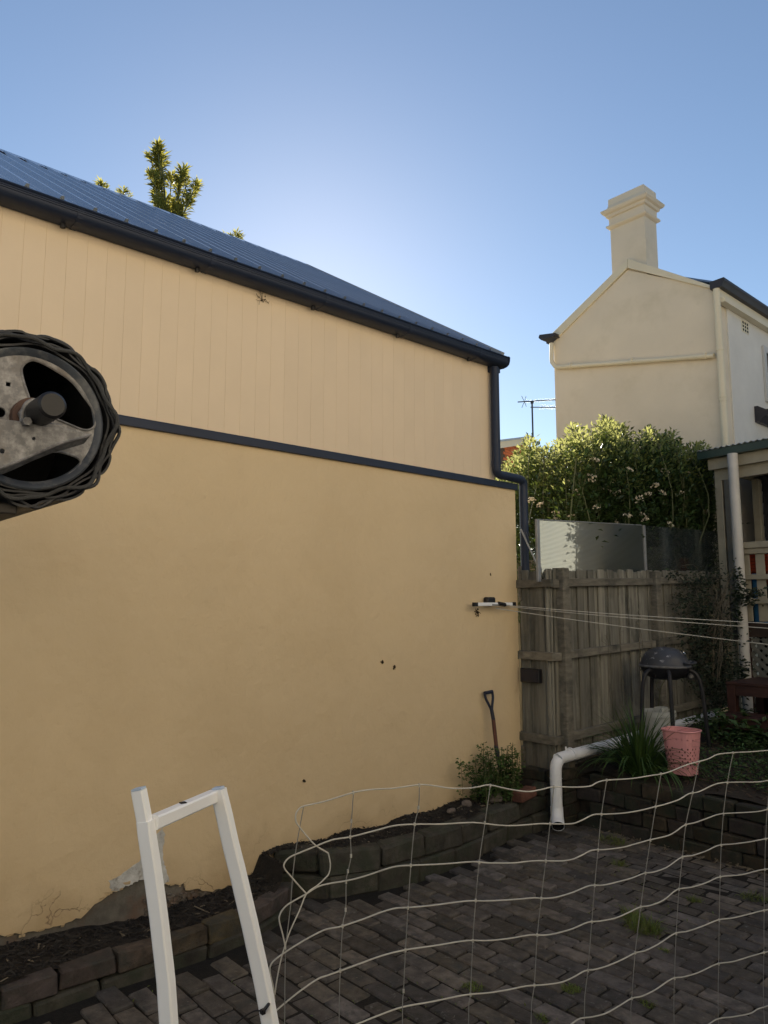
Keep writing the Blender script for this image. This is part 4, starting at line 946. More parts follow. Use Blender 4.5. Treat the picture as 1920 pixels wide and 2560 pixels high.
# ============================================================= ORANGE BRICK HOUSE FAR LEFT OF THE SHRUB
bh = thing('brick_house', 'distant orange brick house corner with pale barge board', 'house', (-9, 18, 0))
T = .0115
def atd(px, py, t): r, f = ray(px, py); return CAMPOS+r*t
qL = atd(1180, 1150, .0105); qR = atd(1322, 1150, .0122); dh = Vector((qR.x-qL.x, qR.y-qL.y, 0)); LH = dh.length; dh.normalize(); nh = Vector((dh.y, -dh.x, 0))
if nh.dot(CAMPOS-qR) < 0: nh = -nh
def hpnt(u, v, w): p = Vector((qL.x, qL.y, 0))+dh*u+nh*w; return Vector((p.x, p.y, v))
bt0 = atd(1180, 1122, .0105).z; bt1 = atd(1316, 1100, .0122).z
MB().prism([(0, 0), (LH, 0), (LH, bt1), (0, bt0)], hpnt, -.2, -.012).build('wall', M['mortar'], bh)
sl = (bt1-bt0)/LH
MB().prism([(-.3, bt0-.09-.3*sl), (LH+.05, bt1-.09), (LH+.05, bt1+.10), (-.3, bt0+.10-.3*sl)], hpnt, .0, .10).build('barge_board', M['creamtrim'], bh)
MB().prism([(-.3, bt0+.10-.3*sl), (LH+.1, bt1+.10), (LH+.1, bt1+.16), (-.3, bt0+.16-.3*sl)], hpnt, -1.5, .14).build('roof', M['zinc'], bh)
ba = math.atan2(dh.y, dh.x); bm_ = jbox(.228, .02, .074, .001, 3, .002, 'brick', M['orangebrick'])
row = 0; z = 4.6
nb = 0
while z < bt1-.06:
    u = LH-.12-(.12 if row % 2 else 0)
    while u > LH-1.7:
        if z < bt0+sl*u-.04 and nb < 290:
            p = hpnt(u, z, -.006); link('brick', bm_, bh, p, (0, 0, ba)); nb += 1
        u -= .24
    z += .086; row += 1

# ============================================================= TV ANTENNA
an = thing('tv_antenna', 'tall thin television antenna mast with two toothed booms', 'antenna', (-9, 20, 0))
ta_ = .0105
A = lambda px, py, dt=0: atd(px, py, ta_+dt)
top = A(1330, 1003); bot = A(1325, 1250)
MB().tube([Vector((top.x, top.y, top.z)), Vector((top.x, top.y, bot.z-2.5))], .022, 6).build('mast', M['darkgut'], an)
b0, b1 = A(1295, 1005), A(1440, 996, .001); MB().tube([b0, b1], .016, 6).build('boom', M['darkgut'], an)
d0, d1 = A(1327, 1018), A(1440, 1019, .001); MB().tube([d0, d1], .014, 6).build('boom', M['darkgut'], an)
el_ = MB()
for i in range(34):
    p = b0.lerp(b1, .1+i/38); el_.tube([p-Vector((.02, .0, .035)), p+Vector((.02, 0, .035))], .006, 4)
for i in range(22):
    p = d0.lerp(d1, .2+i/28); el_.tube([p-Vector((.03, .0, .05)), p+Vector((.03, 0, .07))], .007, 4)
for s in (-1, 1): el_.tube(smooth_path([b0.lerp(b1, .06)+Vector((0, 0, .16*s)), b0.lerp(b1, .1)+Vector((0, 0, .02*s)), b0.lerp(b1, .13)-Vector((.0, 0, -.14*s))], 4), .009, 4)
el_.build('elements', M['darkgut'], an)
MB().box((top.x, top.y, (top.z+d0.z)/2+.05), (.06, .06, .07)).build('bracket', M['darkgut'], an)

# ============================================================= TREES BEHIND THE SHED ROOF
def whorl_tree(name, label, clusters, fwd0, trunk_px, seed, mat):
    """clusters: (px, py, spread, n_leaves) tufts of long narrow leaves on branch ends"""
    rr = np.random.default_rng(seed); rq = random.Random(seed)
    t0 = at(trunk_px[0], trunk_px[1], fwd0); basep = Vector((t0.x, t0.y, 0))
    t = thing(name, label, 'tree', basep)
    P, D, U, L = [], [], [], []
    br = MB()
    fork = Vector((t0.x, t0.y, t0.z))
    for (px, py, sp_px, n, dr_) in clusters:
        c = at(px, py, fwd0+rq.uniform(-.35, .35)); s = sp_px*fwd0/1840.
        up = Vector((dr_, 0, 1)); up = (Vector((_C*dr_, _S*dr_, 1))).normalized()
        n = int(n*1.5); s *= 1.25
        br.tube(smooth_path([Vector((fork.x, fork.y, fork.z-.6)), fork.lerp(c, .5)+Vector((0, 0, -.12)), c-up*s*.9, c], 4), [.028]*3+[.022]*3+[.014]*3+[.010]*3+[.006], 5) if False else br.tube(smooth_path([fork+Vector((0, 0, -.5)), fork.lerp(c, .55)+Vector((0, 0, -.10)), c-up*s*.5], 4), .013, 5)
        for k in range(n):
            a = rr.uniform(0, 2*math.pi); h = rr.uniform(-.9, .5)*s; e = rr.uniform(.05, 1.25)
            rad = Vector((math.cos(a), math.sin(a), 0)); d = (rad*math.cos(e)+up*math.sin(e))
            P.append(c+up*h+rad*s*.10); D.append(d); U.append(up); L.append(s*rr.uniform(.6, 1.15))
    L = np.array(L); leaves('foliage', [tuple(p) for p in P], [tuple(d) for d in D], [tuple(u) for u in U], L, L*.20, mat, t)['kind'] = 'stuff'
    br.build('branches', M['greenstem'], t)['kind'] = 'stuff'
    MB().tube([basep, basep+Vector((.1, .05, fork.z*.5)), fork+Vector((0, 0, -.3))], [.16, .12, .05], 8).build('trunk', M['bark'], t, smooth=True)
rq = random.Random(5)
cl1 = [(396, 372, 20, 60, 0), (388, 395, 22, 60, -.1), (405, 400, 20, 50, .2), (375, 392, 15, 30, -.5), (398, 425, 22, 60, 0), (410, 412, 14, 26, .5), (385, 450, 20, 50, -.2), (378, 440, 15, 34, -.7), (402, 452, 18, 44, .1), (395, 470, 18, 44, .1),
       (428, 448, 20, 50, 0), (455, 440, 22, 60, .1), (462, 425, 16, 32, .2), (450, 462, 20, 48, .3), (470, 455, 14, 28, .5), (487, 472, 20, 50, .4), (492, 462, 14, 26, .6), (480, 490, 16, 32, .5), (465, 500, 18, 40, .4), (445, 490, 14, 26, .1),
       (390, 492, 18, 44, -.2), (398, 510, 22, 52, -.3), (415, 505, 20, 44, 0), (430, 515, 20, 50, 0), (445, 525, 22, 52, .1), (410, 535, 22, 52, 0), (395, 540, 20, 40, -.3), (430, 545, 22, 52, 0), (455, 540, 20, 46, .3), (470, 515, 18, 36, .5), (420, 570, 25, 60, 0), (450, 575, 25, 60, 0), (480, 600, 25, 60, .2), (390, 580, 25, 50, -.2)]
whorl_tree('tree', 'olive green tree with an upright leafy top standing above the ridge of the metal roof', cl1, 14.0, (420, 600), 3, M['lf_tree'])
cl2 = [(254, 468, 17, 40, -.1), (246, 474, 13, 22, -.5), (263, 477, 13, 22, .4), (296, 488, 12, 22, -.2), (308, 484, 15, 36, 0), (322, 492, 12, 22, .4), (250, 500, 18, 30, 0), (280, 510, 18, 30, 0), (310, 512, 20, 36, 0)]
whorl_tree('tree', 'leafy tree tips just peeping over the roof ridge left of the tall treetop', cl2, 14.5, (285, 540), 4, M['lf_tree'])
cl3 = [(590, 592, 16, 30, 0), (600, 594, 15, 26, .4), (582, 596, 13, 20, -.5), (560, 588, 10, 14, 0), (552, 590, 9, 12, -.4), (590, 615, 18, 30, 0), (565, 610, 16, 24, 0)]
whorl_tree('tree', 'single spiky leaf tuft over the ridge right of the tall treetop near the sun glow', cl3, 13.5, (580, 640), 6, M['lf_tree'])

# ============================================================= BIG FLOWERING SHRUB BEHIND THE FENCE
OX = [1236, 1245, 1262, 1290, 1312, 1330, 1345, 1375, 1400, 1412, 1428, 1440, 1450, 1468, 1485, 1498, 1510, 1522, 1540, 1550, 1562, 1580, 1598, 1610, 1630, 1645, 1660, 1675, 1690, 1712, 1735, 1755, 1772, 1783, 1790]
OY = [1200, 1172, 1165, 1128, 1108, 1085, 1120, 1112, 1092, 1096, 1060, 1062, 1072, 1095, 1066, 1056, 1036, 1044, 1050, 1048, 1078, 1105, 1092, 1062, 1068, 1088, 1086, 1066, 1100, 1116, 1106, 1104, 1122, 1170, 1250]
bush = thing('flowering_shrub', 'large dense dark green shrub with sunlit tips and cream flower heads behind the fence', 'shrub', (-.9, 7.6, 0))
P, D, U, L, Lit = [], [], [], [], []
stems = MB(); rr = random.Random(21)
def leaf_at(p, d, l, suntinted):
    P.append(p); D.append(d); U.append((rr.gauss(0, .35), rr.gauss(0, .35), 1)); L.append(l); Lit.append(suntinted)
tips = []
def shades_panel(p):
    d = (XS-p.x)/-SUN.x; return p.y-SUN.y*d < 6.28 and p.z-math.tan(SUN_EL)*d > 2.15
for s in range(820):
    px = rr.uniform(1238, 1776); oy = float(np.interp(px, OX, OY))
    ylo = max(6.15, on(px, 1300, 0, .12).y); depthY = rr.uniform(ylo, max(ylo+.5, 9.2))
    if s < 300: py = oy+rr.uniform(2, 16)
    else: py = oy+16+abs(rr.gauss(0, 1))*95
    if py > 1400: py = rr.uniform(1150, 1400)
    for _t in range(14):
        tip = on(px, py, 1, depthY)
        if not shades_panel(tip): break
        depthY = rr.uniform(ylo, 9.7)
    if shades_panel(tip) and s % 9: continue
    L0 = rr.uniform(.7, 1.3); lean = Vector((rr.gauss(0, .14), rr.gauss(0, .14), 0))
    basep = tip-Vector((0, 0, L0))-lean*L0
    if s % 5 == 0: stems.tube(smooth_path([(basep.x*.6-.4, basep.y*.6+3.0, max(.0, basep.z-1.4)), basep, tip], 4), .007, 4)
    nn = int(46*L0)
    for k in range(nn):
        t = rr.random()**.8; c = basep.lerp(tip, t); spread = .17*(1-.45*t)
        a = rr.uniform(0, 6.283); e = rr.uniform(-.2, .9)+.5*t
        d = Vector((math.cos(a)*math.cos(e), math.sin(a)*math.cos(e), math.sin(e)))
        p = c+Vector((math.cos(a), math.sin(a), 0))*rr.uniform(0, spread)+Vector((0, 0, rr.uniform(-.04, .04)))
        hi = (py < oy+34) and t > .5  # leaves near the shrub outline take the sunlit colour
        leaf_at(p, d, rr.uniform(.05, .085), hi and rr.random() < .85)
    tips.append((tip, py-oy, px))
# inner filler leaves make the heart of the shrub dense
for k in range(42000):
    px = rr.uniform(1240, 1778); oy = float(np.interp(px, OX, OY)); py = rr.uniform(oy+40, 1560); ylo = max(6.15, on(px, 1300, 0, .12).y); y = rr.uniform(ylo, max(ylo+.5, 9.2))
    p = on(px, py, 1, y)
    if p.z < .2 or shades_panel(p): continue
    leaf_at(p, Vector((rr.gauss(0, 1), rr.gauss(0, 1), rr.gauss(0, .6))).normalized(), rr.uniform(.05, .09), False)
P = np.array([tuple(p) for p in P]); D = np.array([tuple(d) for d in D]); U = np.array(U); L = np.array(L); Lit = np.array(Lit)
a = leaves('foliage', P[~Lit], D[~Lit], U[~Lit], L[~Lit], L[~Lit]*.42, M['lf_bush'], bush); a['kind'] = 'stuff'
a = leaves('suntinted_foliage', P[Lit], D[Lit], U[Lit], L[Lit]*.9, L[Lit]*.42, M['lf_suntint'], bush); a['kind'] = 'stuff'; a['label'] = 'bright yellow green young leaves at the shrub tips, sunlight put into their colour'
a = stems.build('twigs', M['greenstem'], bush); a['kind'] = 'stuff'
tk = MB()
for i in range(7): tk.tube([(-1.5+.2*i, 7.9+.2*math.sin(i*2), 0), (-1.6+.22*i, 7.9+.4*math.sin(i*2), 1.4), (-1.7+.24*i, 8.0+.5*math.sin(i*2), 2.7)], [.04, .03, .015], 6)
tk.build('stems', M['bark'], bush, smooth=True)
# flower heads
def flower_mesh(seed):
    q = random.Random(seed); b = MB()
    for k in range(26):
        a = q.uniform(0, 6.28); r = .05*math.sqrt(q.random()); c = Vector((math.cos(a)*r, math.sin(a)*r, .012*math.cos(r*30)+q.uniform(-.006, .012)))
        b.box(c, (.012, .012, .007), (q.uniform(-1, 1), q.uniform(-1, 1), q.uniform(0, 3)))
    return b.mesh('flower_head', M['flower'], fixn=False)
fm = [flower_mesh(i) for i in range(4)]
for i, (px, py) in enumerate([(1450, 1158), (1486, 1150), (1427, 1205), (1539, 1205), (1501, 1225), (1441, 1230), (1519, 1222), (1573, 1175), (1637, 1215), (1655, 1232), (1597, 1248), (1492, 1268), (1390, 1285), (1430, 1290), (1351, 1262), (1328, 1252), (1620, 1235), (1700, 1235), (1569, 1290), (1606, 1287), (1612, 1300), (1538, 1303), (1766, 1280), (1675, 1312), (1392, 1300), (1480, 1195), (1545, 1232), (1662, 1180), (1716, 1183)]):
    Yd = 6.75 if px < 1500 else 7.4
    p = on(px, py, 1, Yd)
    if p.x > .13: p = on(px, py, 0, .15)
    link('flower_head', fm[i % 4], bush, p, (random.uniform(-.9, -.2), random.uniform(.0, .6), random.uniform(0, 6)), [random.uniform(.85, 1.15)]*3)

# ============================================================= STRAPPY PLANT
SPc = Vector((.93, 6.06, bed_z(.93, 6.05)))
sp2 = thing('strappy_plant', 'arching clump of long strap leaves beside the white drain pipe', 'plant', SPc)
rr = random.Random(8)
def blade(base, az, L, lift, w, droop):
    """arching strap leaf"""
    hz = Vector((math.cos(az), math.sin(az), 0)); b = MB(); n = 9; vs = []; p = Vector(base); ang = lift
    for i in range(n+1):
        t = i/n; ww = w*(1-t**2.2)*(.55+.45*min(1, t*4)); sdv = Vector((-hz.y, hz.x, 0))
        nrm = (Vector((0, 0, 1))*math.cos(ang)-hz*math.sin(ang))
        vs += [p-sdv*ww/2+nrm*ww*.18, p, p+sdv*ww/2+nrm*ww*.18]
        ang -= droop*(.4+1.3*t)/n; p = p+(hz*math.cos(ang)+Vector((0, 0, 1))*math.sin(ang))*(L/n)
    b.add(vs, [(i*3+k, i*3+k+1, (i+1)*3+k+1, (i+1)*3+k) for i in range(n) for k in (0, 1)])
    return b
for k in range(270):
    az = rr.uniform(0, 6.283); front = math.sin(az) < 0
    L_ = rr.uniform(.42, .78); lift = rr.uniform(.75, 1.52); dp_ = rr.uniform(.3, 1.2) if lift > 1.3 else rr.uniform(1.1, 2.5)
    off = Vector((math.cos(az), math.sin(az), 0))*rr.uniform(0, .10)
    ob = blade(SPc+off-Vector((0, 0, .02)), az, L_, lift, rr.uniform(.013, .024), dp_).build('leaf', M['lf_strap'], sp2, smooth=True, fixn=False)

# ============================================================= LEAFY HERB BY THE SPADE
hb = thing('leafy_herb', 'leafy green herb bush with round leaves growing in front of the spade', 'plant', (.16, 4.95, .29))
P, D, U, L = [], [], [], []; stm = MB(); rr = random.Random(14)
for s in range(80):
    y = rr.gauss(4.98, .13); x = rr.uniform(.08, .34); H = rr.uniform(.10, .40) if s > 24 else rr.uniform(.36, .47); ln_ = Vector((rr.gauss(0, .07), rr.gauss(0, .10), 1))
    b0_ = Vector((x, y, .28)); t1 = b0_+ln_*H
    if s in (1, 2, 3): t1 = Vector((.16, 4.58+.03*s, .62)); b0_ = Vector((.17, 4.88, .36))
    t1.x = max(.05, t1.x)
    stm.tube([b0_, b0_.lerp(t1, .5)+Vector((0, 0, .015)), t1], .0022, 4)
    for k in range(int(13+H*60)):
        t = rr.uniform(.15, 1); a = rr.uniform(0, 6.283); c = b0_.lerp(t1, t)+Vector((math.cos(a), math.sin(a), 0))*rr.uniform(.004, .03)
        c.x = max(.015, c.x); P.append(tuple(c)); D.append((math.cos(a), math.sin(a), rr.uniform(-.3, .4))); U.append((rr.gauss(0, .5), rr.gauss(0, .5), 1)); L.append(rr.uniform(.018, .034))
L = np.array(L); leaves('foliage', P, D, U, L, L*.85, M['lf_mint'], hb, mid=.5)['kind'] = 'stuff'; stm.build('stems', M['greenstem'], hb)

# ============================================================= CREEPER ON THE FENCE END AND POST
vn = thing('creeper', 'dark leafy creeper climbing the fence end and the white drainpipe', 'climber', (.6, 8.4, .6))
P, D, U, L = [], [], [], []; stm = MB(); rr = random.Random(31)
def vine_blob(px, py, sx, sy, n, X0, X1, ln=(.03, .055)):
    for k in range(n):
        x = px+rr.gauss(0, sx); y = py+rr.gauss(0, sy); p = on(x, y, 0, rr.uniform(X0, X1)) 
        if p.z < .5 or p.y > 8.85: p = on(x, y, 1, rr.uniform(8.3, 8.8))
        if p.z < .5 or (p.z > 2.3 and p.y < 8.2): continue
        P.append(tuple(p)); a = rr.uniform(0, 6.28); D.append((math.cos(a), math.sin(a), rr.uniform(-.9, .5))); U.append((.8+rr.gauss(0, .4), -.5+rr.gauss(0, .4), .5)); L.append(rr.uniform(*ln))
for q in [(1770, 1450, 22, 18, 260), (1760, 1520, 25, 30, 420), (1780, 1580, 30, 35, 620), (1775, 1640, 32, 30, 650), (1790, 1690, 35, 22, 560), (1745, 1560, 15, 25, 130), (1710, 1500, 12, 10, 60), (1728, 1450, 14, 8, 60), (1680, 1440, 12, 6, 30), (1800, 1740, 28, 20, 300)]:
    vine_blob(*q, .40, .62)
for q in [(1838, 1440, 7, 16, 50), (1845, 1480, 9, 22, 110), (1840, 1545, 8, 14, 60), (1865, 1495, 14, 10, 90), (1890, 1480, 12, 8, 45), (1858, 1690, 8, 20, 60), (1838, 1670, 12, 14, 80)]:
    for k in range(q[4]):
        p = on(q[0]+rr.gauss(0, q[2]), q[1]+rr.gauss(0, q[3]), 1, rr.uniform(8.62, 8.76)); P.append(tuple(p)); a = rr.uniform(0, 6.28); D.append((math.cos(a), math.sin(a), rr.uniform(-.6, .7))); U.append((.5+rr.gauss(0, .5), -.8, .5+rr.gauss(0, .4))); L.append(rr.uniform(.035, .065))
for k in range(26):
    a = on(rr.uniform(1740, 1800), rr.uniform(1640, 1720), 1, 8.3); b = on(rr.uniform(1700, 1840), rr.uniform(1425, 1560), 1, 8.4+rr.uniform(-.3, .3)); c = a.lerp(b, .5)+Vector((rr.uniform(-.1, .1), 0, rr.uniform(-.1, .1)))
    stm.tube(smooth_path([a, c, b], 5), .004, 4)
for k in range(22):
    x0 = rr.uniform(1690, 1760); y0_ = rr.uniform(1430, 1560); a = on(x0, y0_, 0, .42); b = on(x0-rr.uniform(5, 60), y0_-rr.uniform(-20, 40), 0, .44); stm.tube(smooth_path([a, a.lerp(b, .5)+Vector((.03, 0, .05)), b], 4), .003, 4)
    for m_ in range(7): p = a.lerp(b, rr.random()); P.append(tuple(p+Vector((.02, 0, rr.uniform(-.03, .03))))); D.append((rr.gauss(0, 1), rr.gauss(0, 1), rr.gauss(0, .5))); U.append((1, 0, .3)); L.append(rr.uniform(.03, .045))
L = np.array(L); leaves('foliage', P, D, U, L, L*.5, M['lf_vine'], vn)['kind'] = 'stuff'; stm.build('stems', M['bark'], vn)['kind'] = 'stuff'
# tall dry stalks in front of the fence
dk = MB()
for (a, b, c) in (((1600, 1760), (1598, 1560), (1600, 1535)), ((1610, 1700), (1604, 1590), (1590, 1555)), ((1560, 1740), (1550, 1600), (1552, 1568)), ((1520, 1760), (1522, 1620), (1515, 1590)), ((1640, 1700), (1628, 1610), (1632, 1550))):
    dk.tube(smooth_path([on(*a, 0, .55), on(*b, 0, .5), on(*c, 0, .48)], 6), .0028, 4)
    for k in range(5): p = on(*c, 0, .48); dk.tube([p-Vector((0, 0, .02*k)), p+Vector((random.uniform(-.03, .03), random.uniform(-.04, .04), random.uniform(.0, .05)-.02*k))], .0018, 3)
tag(dk.build('dry_stalks', M['bark'], fixn=False), 'thin dry brown stalks rising in front of the paling fence behind the strappy plant', 'plant')
# twig held in the barbecue legs
tw_ = MB(); tw_.tube(smooth_path([at(1640, 1850, 8.0), at(1650, 1730, 7.9), at(1668, 1690, 7.9), at(1662, 1670, 7.9)], 5), .004, 4); tw_.tube(smooth_path([at(1650, 1730, 7.9), at(1640, 1712, 7.9), at(1648, 1700, 7.9)], 4), .003, 4)
tag(tw_.build('bare_branch', M['greenstem']), 'bare forked branch standing up in front of the barbecue bowl', 'branch')

# ============================================================= WEEDS
def weeds(name, label, n, fn, mat, lmin, lmax, wr=.45, H=.22, seed=1):
    q = random.Random(seed); P, D, U, L = [], [], [], []
    for k in range(n):
        c = fn(q); h = q.random()**1.3*H
        a = q.uniform(0, 6.28); P.append((c[0], c[1], c[2]+h)); D.append((math.cos(a), math.sin(a), q.uniform(-.2, .9))); U.append((q.gauss(0, .4), q.gauss(0, .4), 1)); L.append(q.uniform(lmin, lmax))
    L = np.array(L); o = leaves(name, P, D, U, L, L*wr, mat); return tag(o, label, 'weeds', kind='stuff')
def wd(q):
    x = q.uniform(1.25, 3.2); y = q.uniform(6.1, 7.35); 
    return x, y, bed_z(x, y)
weeds('weeds', 'low green weeds and grass covering the raised bed right of the pink basket', 5200, wd, M['lf_weed'], .02, .05, .4, .14, 2)
def wd2(q):
    x = q.uniform(1.0, 2.2); y = q.uniform(7.05, 7.5); return x, y, bed_z(x, y)
weeds('taller_weeds', 'taller broad leaved weeds in front of the timber steps', 500, wd2, M['lf_weed'], .06, .13, .42, .26, 3)
def wd3(q):
    x = q.uniform(.66, 1.3); y = q.uniform(7.3, 8.6); return x, y, bed_z(x, y)
weeds('shade_plants', 'dark low plants along the foot of the paling fence behind the barbecue', 900, wd3, M['lf_weed'], .03, .08, .42, .16, 4)
def tuft(px, py, r, n, L, label, seed, mat='lf_grass', flat=False):
    q = random.Random(seed); c = on(px, py, 2, .0); b = MB()
    for k in range(n):
        a = q.uniform(0, 6.28); d = r*math.sqrt(q.random()); base_ = c+Vector((math.cos(a)*d, math.sin(a)*d*.8, -.005))
        bb = blade(base_, q.uniform(0, 6.28), L*q.uniform(.5, 1.1), q.uniform(.5, 1.4), q.uniform(.003, .006), q.uniform(.4, 1.6)); b.add(bb.v, bb.f)
    tag(b.build('grass_tuft', M[mat], fixn=False), label, 'grass', 'grass tufts growing between the paving bricks')
tuft(1612, 2325, .10, 240, .12, 'largest yellowish grass tuft in the middle of the paving behind the wire', 1)
tuft(1580, 2295, .06, 110, .10, 'smaller grass tuft joined to the upper left of the largest tuft', 2)
tuft(1530, 2105, .11, 130, .08, 'thin grass patch at the foot of the retaining wall', 3)
tuft(1548, 2160, .06, 90, .05, 'small dark weed tuft in the paving below the retaining wall grass', 4)
tuft(1735, 2252, .045, 80, .05, 'small weed tuft in the paving right of centre', 5)
tuft(1885, 2245, .09, 120, .06, 'grass tuft at the right edge of the paving', 6)
tuft(1428, 2475, .05, 170, .035, 'mossy green tuft low in the middle of the paving', 7)
tuft(1182, 2470, .055, 170, .035, 'mossy tuft between bricks near a lower wire, bottom middle', 8)
tuft(1660, 2378, .035, 80, .03, 'small clover patch just below the largest grass tuft', 9)
tuft(1625, 2510, .05, 80, .03, 'small flat weed near the bottom right of the paving', 10)
tuft(1355, 2548, .03, 60, .035, 'tiny weed at the bottom edge of the photo', 11)
tuft(1310, 2230, .05, 90, .03, 'flat weed patch left of the middle wires', 12)
# fine moss in joints
q = random.Random(9); P, D, U, L = [], [], [], []
for k in range(5200):
    x = q.uniform(.6, 4.2); y = q.uniform(1.2, 5.75); j = round((y-.06)/PITY-.5); y = .06+(j+.5)*PITY+q.gauss(0, .007)
    if math.sin(x*2.3+y*1.1)+math.sin(x*.9-y*2.7)+q.gauss(0, .5) < .7: continue
    a = q.uniform(0, 6.28); P.append((x, y, -.006)); D.append((math.cos(a), math.sin(a), q.uniform(.1, 1.4))); U.append((0, 0, 1)); L.append(q.uniform(.008, .022))
L = np.array(L); tag(leaves('moss', P, D, U, L, L*.4, M['lf_grass']), 'sparse moss and seedlings in the joints of the brick paving', 'moss', kind='stuff')
def grit(): x = random.uniform(.6, 4.0); y = random.uniform(1.0, 5.7); return x, y, .003
chips('paving_litter', 420, grit, pm('pale_grit', (.14, .13, .11), .8, .2, 10, .1, 30, island=.6), .004, .016, 'tiny pale grit and leaf crumbs scattered over the brick paving', 'grit')
def foot(): x = random.uniform(.6, 3.4); return x, 5.72+random.gauss(0, .05), .005
chips('foot_litter', 300, foot, M['straw'], .01, .05, 'dry litter gathered along the foot of the retaining wall', 'litter')
# a dry leaf and a loose stick on the near mulch
lf = leaves('dry_leaf', [tuple(on(290, 2360, 0, .2))], [(.3, 1, .1)], [(0, 0, 1)], [.06], [.03], pm('brown_leaf', (.14, .06, .025), .8, .2, 10, 0, 20)); tag(lf, 'curled brown dry leaf lying on the near mulch', 'leaf')
a = on(485, 2265, 0, .16); b = on(525, 2283, 0, .22); tag(MB().tube([a, b], .004, 5).build('dry_stick', M['straw']), 'short pale dry stick lying on the near mulch', 'stick')

# ============================================================= ROLLER DOOR DRUM (upper left foreground)
K = 1.35; DX = CAMPOS.x-(CAMPOS.x-3.05)*K
def dl(y, z):  # local disc coordinates (u along +Y, v along Z)
    return ((y-.37)*K, (z-2.222)*K)
DC = Vector((DX, .37*K, CAMPOS.z+(2.222-CAMPOS.z)*K))
rd = thing('roller_door', 'rolled up garage roller door with galvanised end wheel and dark rippled curtain', 'roller door', DC)
def dpt(u, v, w): return Vector((DC.x+w, DC.y+u, DC.z+v))
RW = .168
def poly_holes(outer, holes, w0, w1, name, mat, bevel=.002):
    cu = bpy.data.curves.new(name, 'CURVE'); cu.dimensions = '2D'; cu.fill_mode = 'BOTH'; cu.extrude = (w1-w0)/2-bevel; cu.bevel_depth = bevel; cu.bevel_resolution = 1
    for pl in [outer]+holes:
        s = cu.splines.new('POLY'); s.points.add(len(pl)-1)
        for i, (u, v) in enumerate(pl): s.points[i].co = (u, v, 0, 1)
        s.use_cyclic_u = True
    ob = bpy.data.objects.new('tmp', cu); me = bpy.data.meshes.new_from_object(ob); bpy.data.objects.remove(ob); me.name = name
    for v in me.vertices: v.co = dpt(v.co.x, v.co.y, (w0+w1)/2+v.co.z)
    me.materials.clear(); me.materials.append(mat)
    return link(name, me, rd)
cut1 = [dl(*p) for p in [(0.375, 2.246), (0.362, 2.27), (0.352, 2.3), (0.354, 2.315), (0.366, 2.326), (0.382, 2.326), (0.412, 2.315), (0.438, 2.301), (0.46, 2.278), (0.478, 2.255), (0.483, 2.235), (0.477, 2.222), (0.462, 2.217), (.44, 2.222), (.405, 2.232)]]
def rot2(p, a): return (p[0]*math.cos(a)-p[1]*math.sin(a), p[0]*math.sin(a)+p[1]*math.cos(a))
def soften(pl): return [(q.x, q.y) for q in smooth_path([(a, b, 0) for a, b in pl], 3, True)]
cut2 = [dl(*p) for p in [(0.325, 2.118), (.36, 2.148), (0.407, 2.170), (0.45, 2.166), (0.460, 2.155), (0.45, 2.141), (0.417, 2.115), (0.379, 2.1), (0.345, 2.100), (.325, 2.106)]]
cut3 = [rot2(p, R(122)) for p in cut1]
circ = [(RW*math.cos(a), RW*math.sin(a)) for a in [2*math.pi*i/64 for i in range(64)]]
hol = lambda u, v, r: [(u+r*math.cos(a), v+r*math.sin(a)) for a in [math.pi/4+math.pi/2*i for i in range(4)]]
hu = [dl(*on(20/1, 961, 0, 3.05)[1:]) if False else (-.055, .062)]
h1 = dl(*[c for c in (on(20.5, 961, 0, 3.05).y, on(20.5, 961, 0, 3.05).z)]); h2 = dl(on(174, 1107, 0, 3.05).y, on(174, 1107, 0, 3.05).z)
circh = lambda u, v, r: [(u+r*math.cos(a), v+r*math.sin(a)) for a in [2*math.pi*i/16 for i in range(16)]]
hb_ = dl(on(0, 1031, 0, 3.05).y, on(0, 1031, 0, 3.05).z)
wheel = poly_holes(circ, [soften(cut1), soften(cut2), hol(h1[0], h1[1], .009), hol(h2[0], h2[1], .009), circh(hb_[0], hb_[1], .013)], -.004, .002, 'end_wheel', M['galv'])
# raised lips round the wheel and its cut-outs
for pl in (soften(cut1), soften(cut2)):
    MB().tube([dpt(u, v, .002) for u, v in pl], .0032, 6, closed=True).build('cutout_lip', M['galv'], rd, smooth=True)
MB().lathe([(RW-.020, .0), (RW-.012, .008), (RW-.004, .012), (RW, .010), (RW+.002, -.03), (RW-.002, -.03)], DC, 64, m=Matrix(((0, 0, 1), (0, 1, 0), (-1, 0, 0)))).build('wheel_flange', M['bluegalv'], rd, smooth=True)
MB().tube([dpt(0, 0, -2.2), dpt(0, 0, .10)], .026, 18).build('axle', M['galv'], rd, smooth=True)
MB().tube([dpt(0, 0, .075), dpt(0, 0, .16), dpt(0, 0, .166)], [.0305, .0305, .025], 22).build('axle_cap', M['black'], rd, smooth=True)
MB().tube([dpt(0, 0, .0), dpt(0, 0, .028)], .045, 22).build('hub', pm('rusty_hub', (.10, .06, .05), .8, .3, 14, .3, 40), rd, smooth=True)
MB().tube([dpt(0, 0, .032), dpt(0, 0, .045)], .036, 6).build('hub_nut', M['galv'], rd)
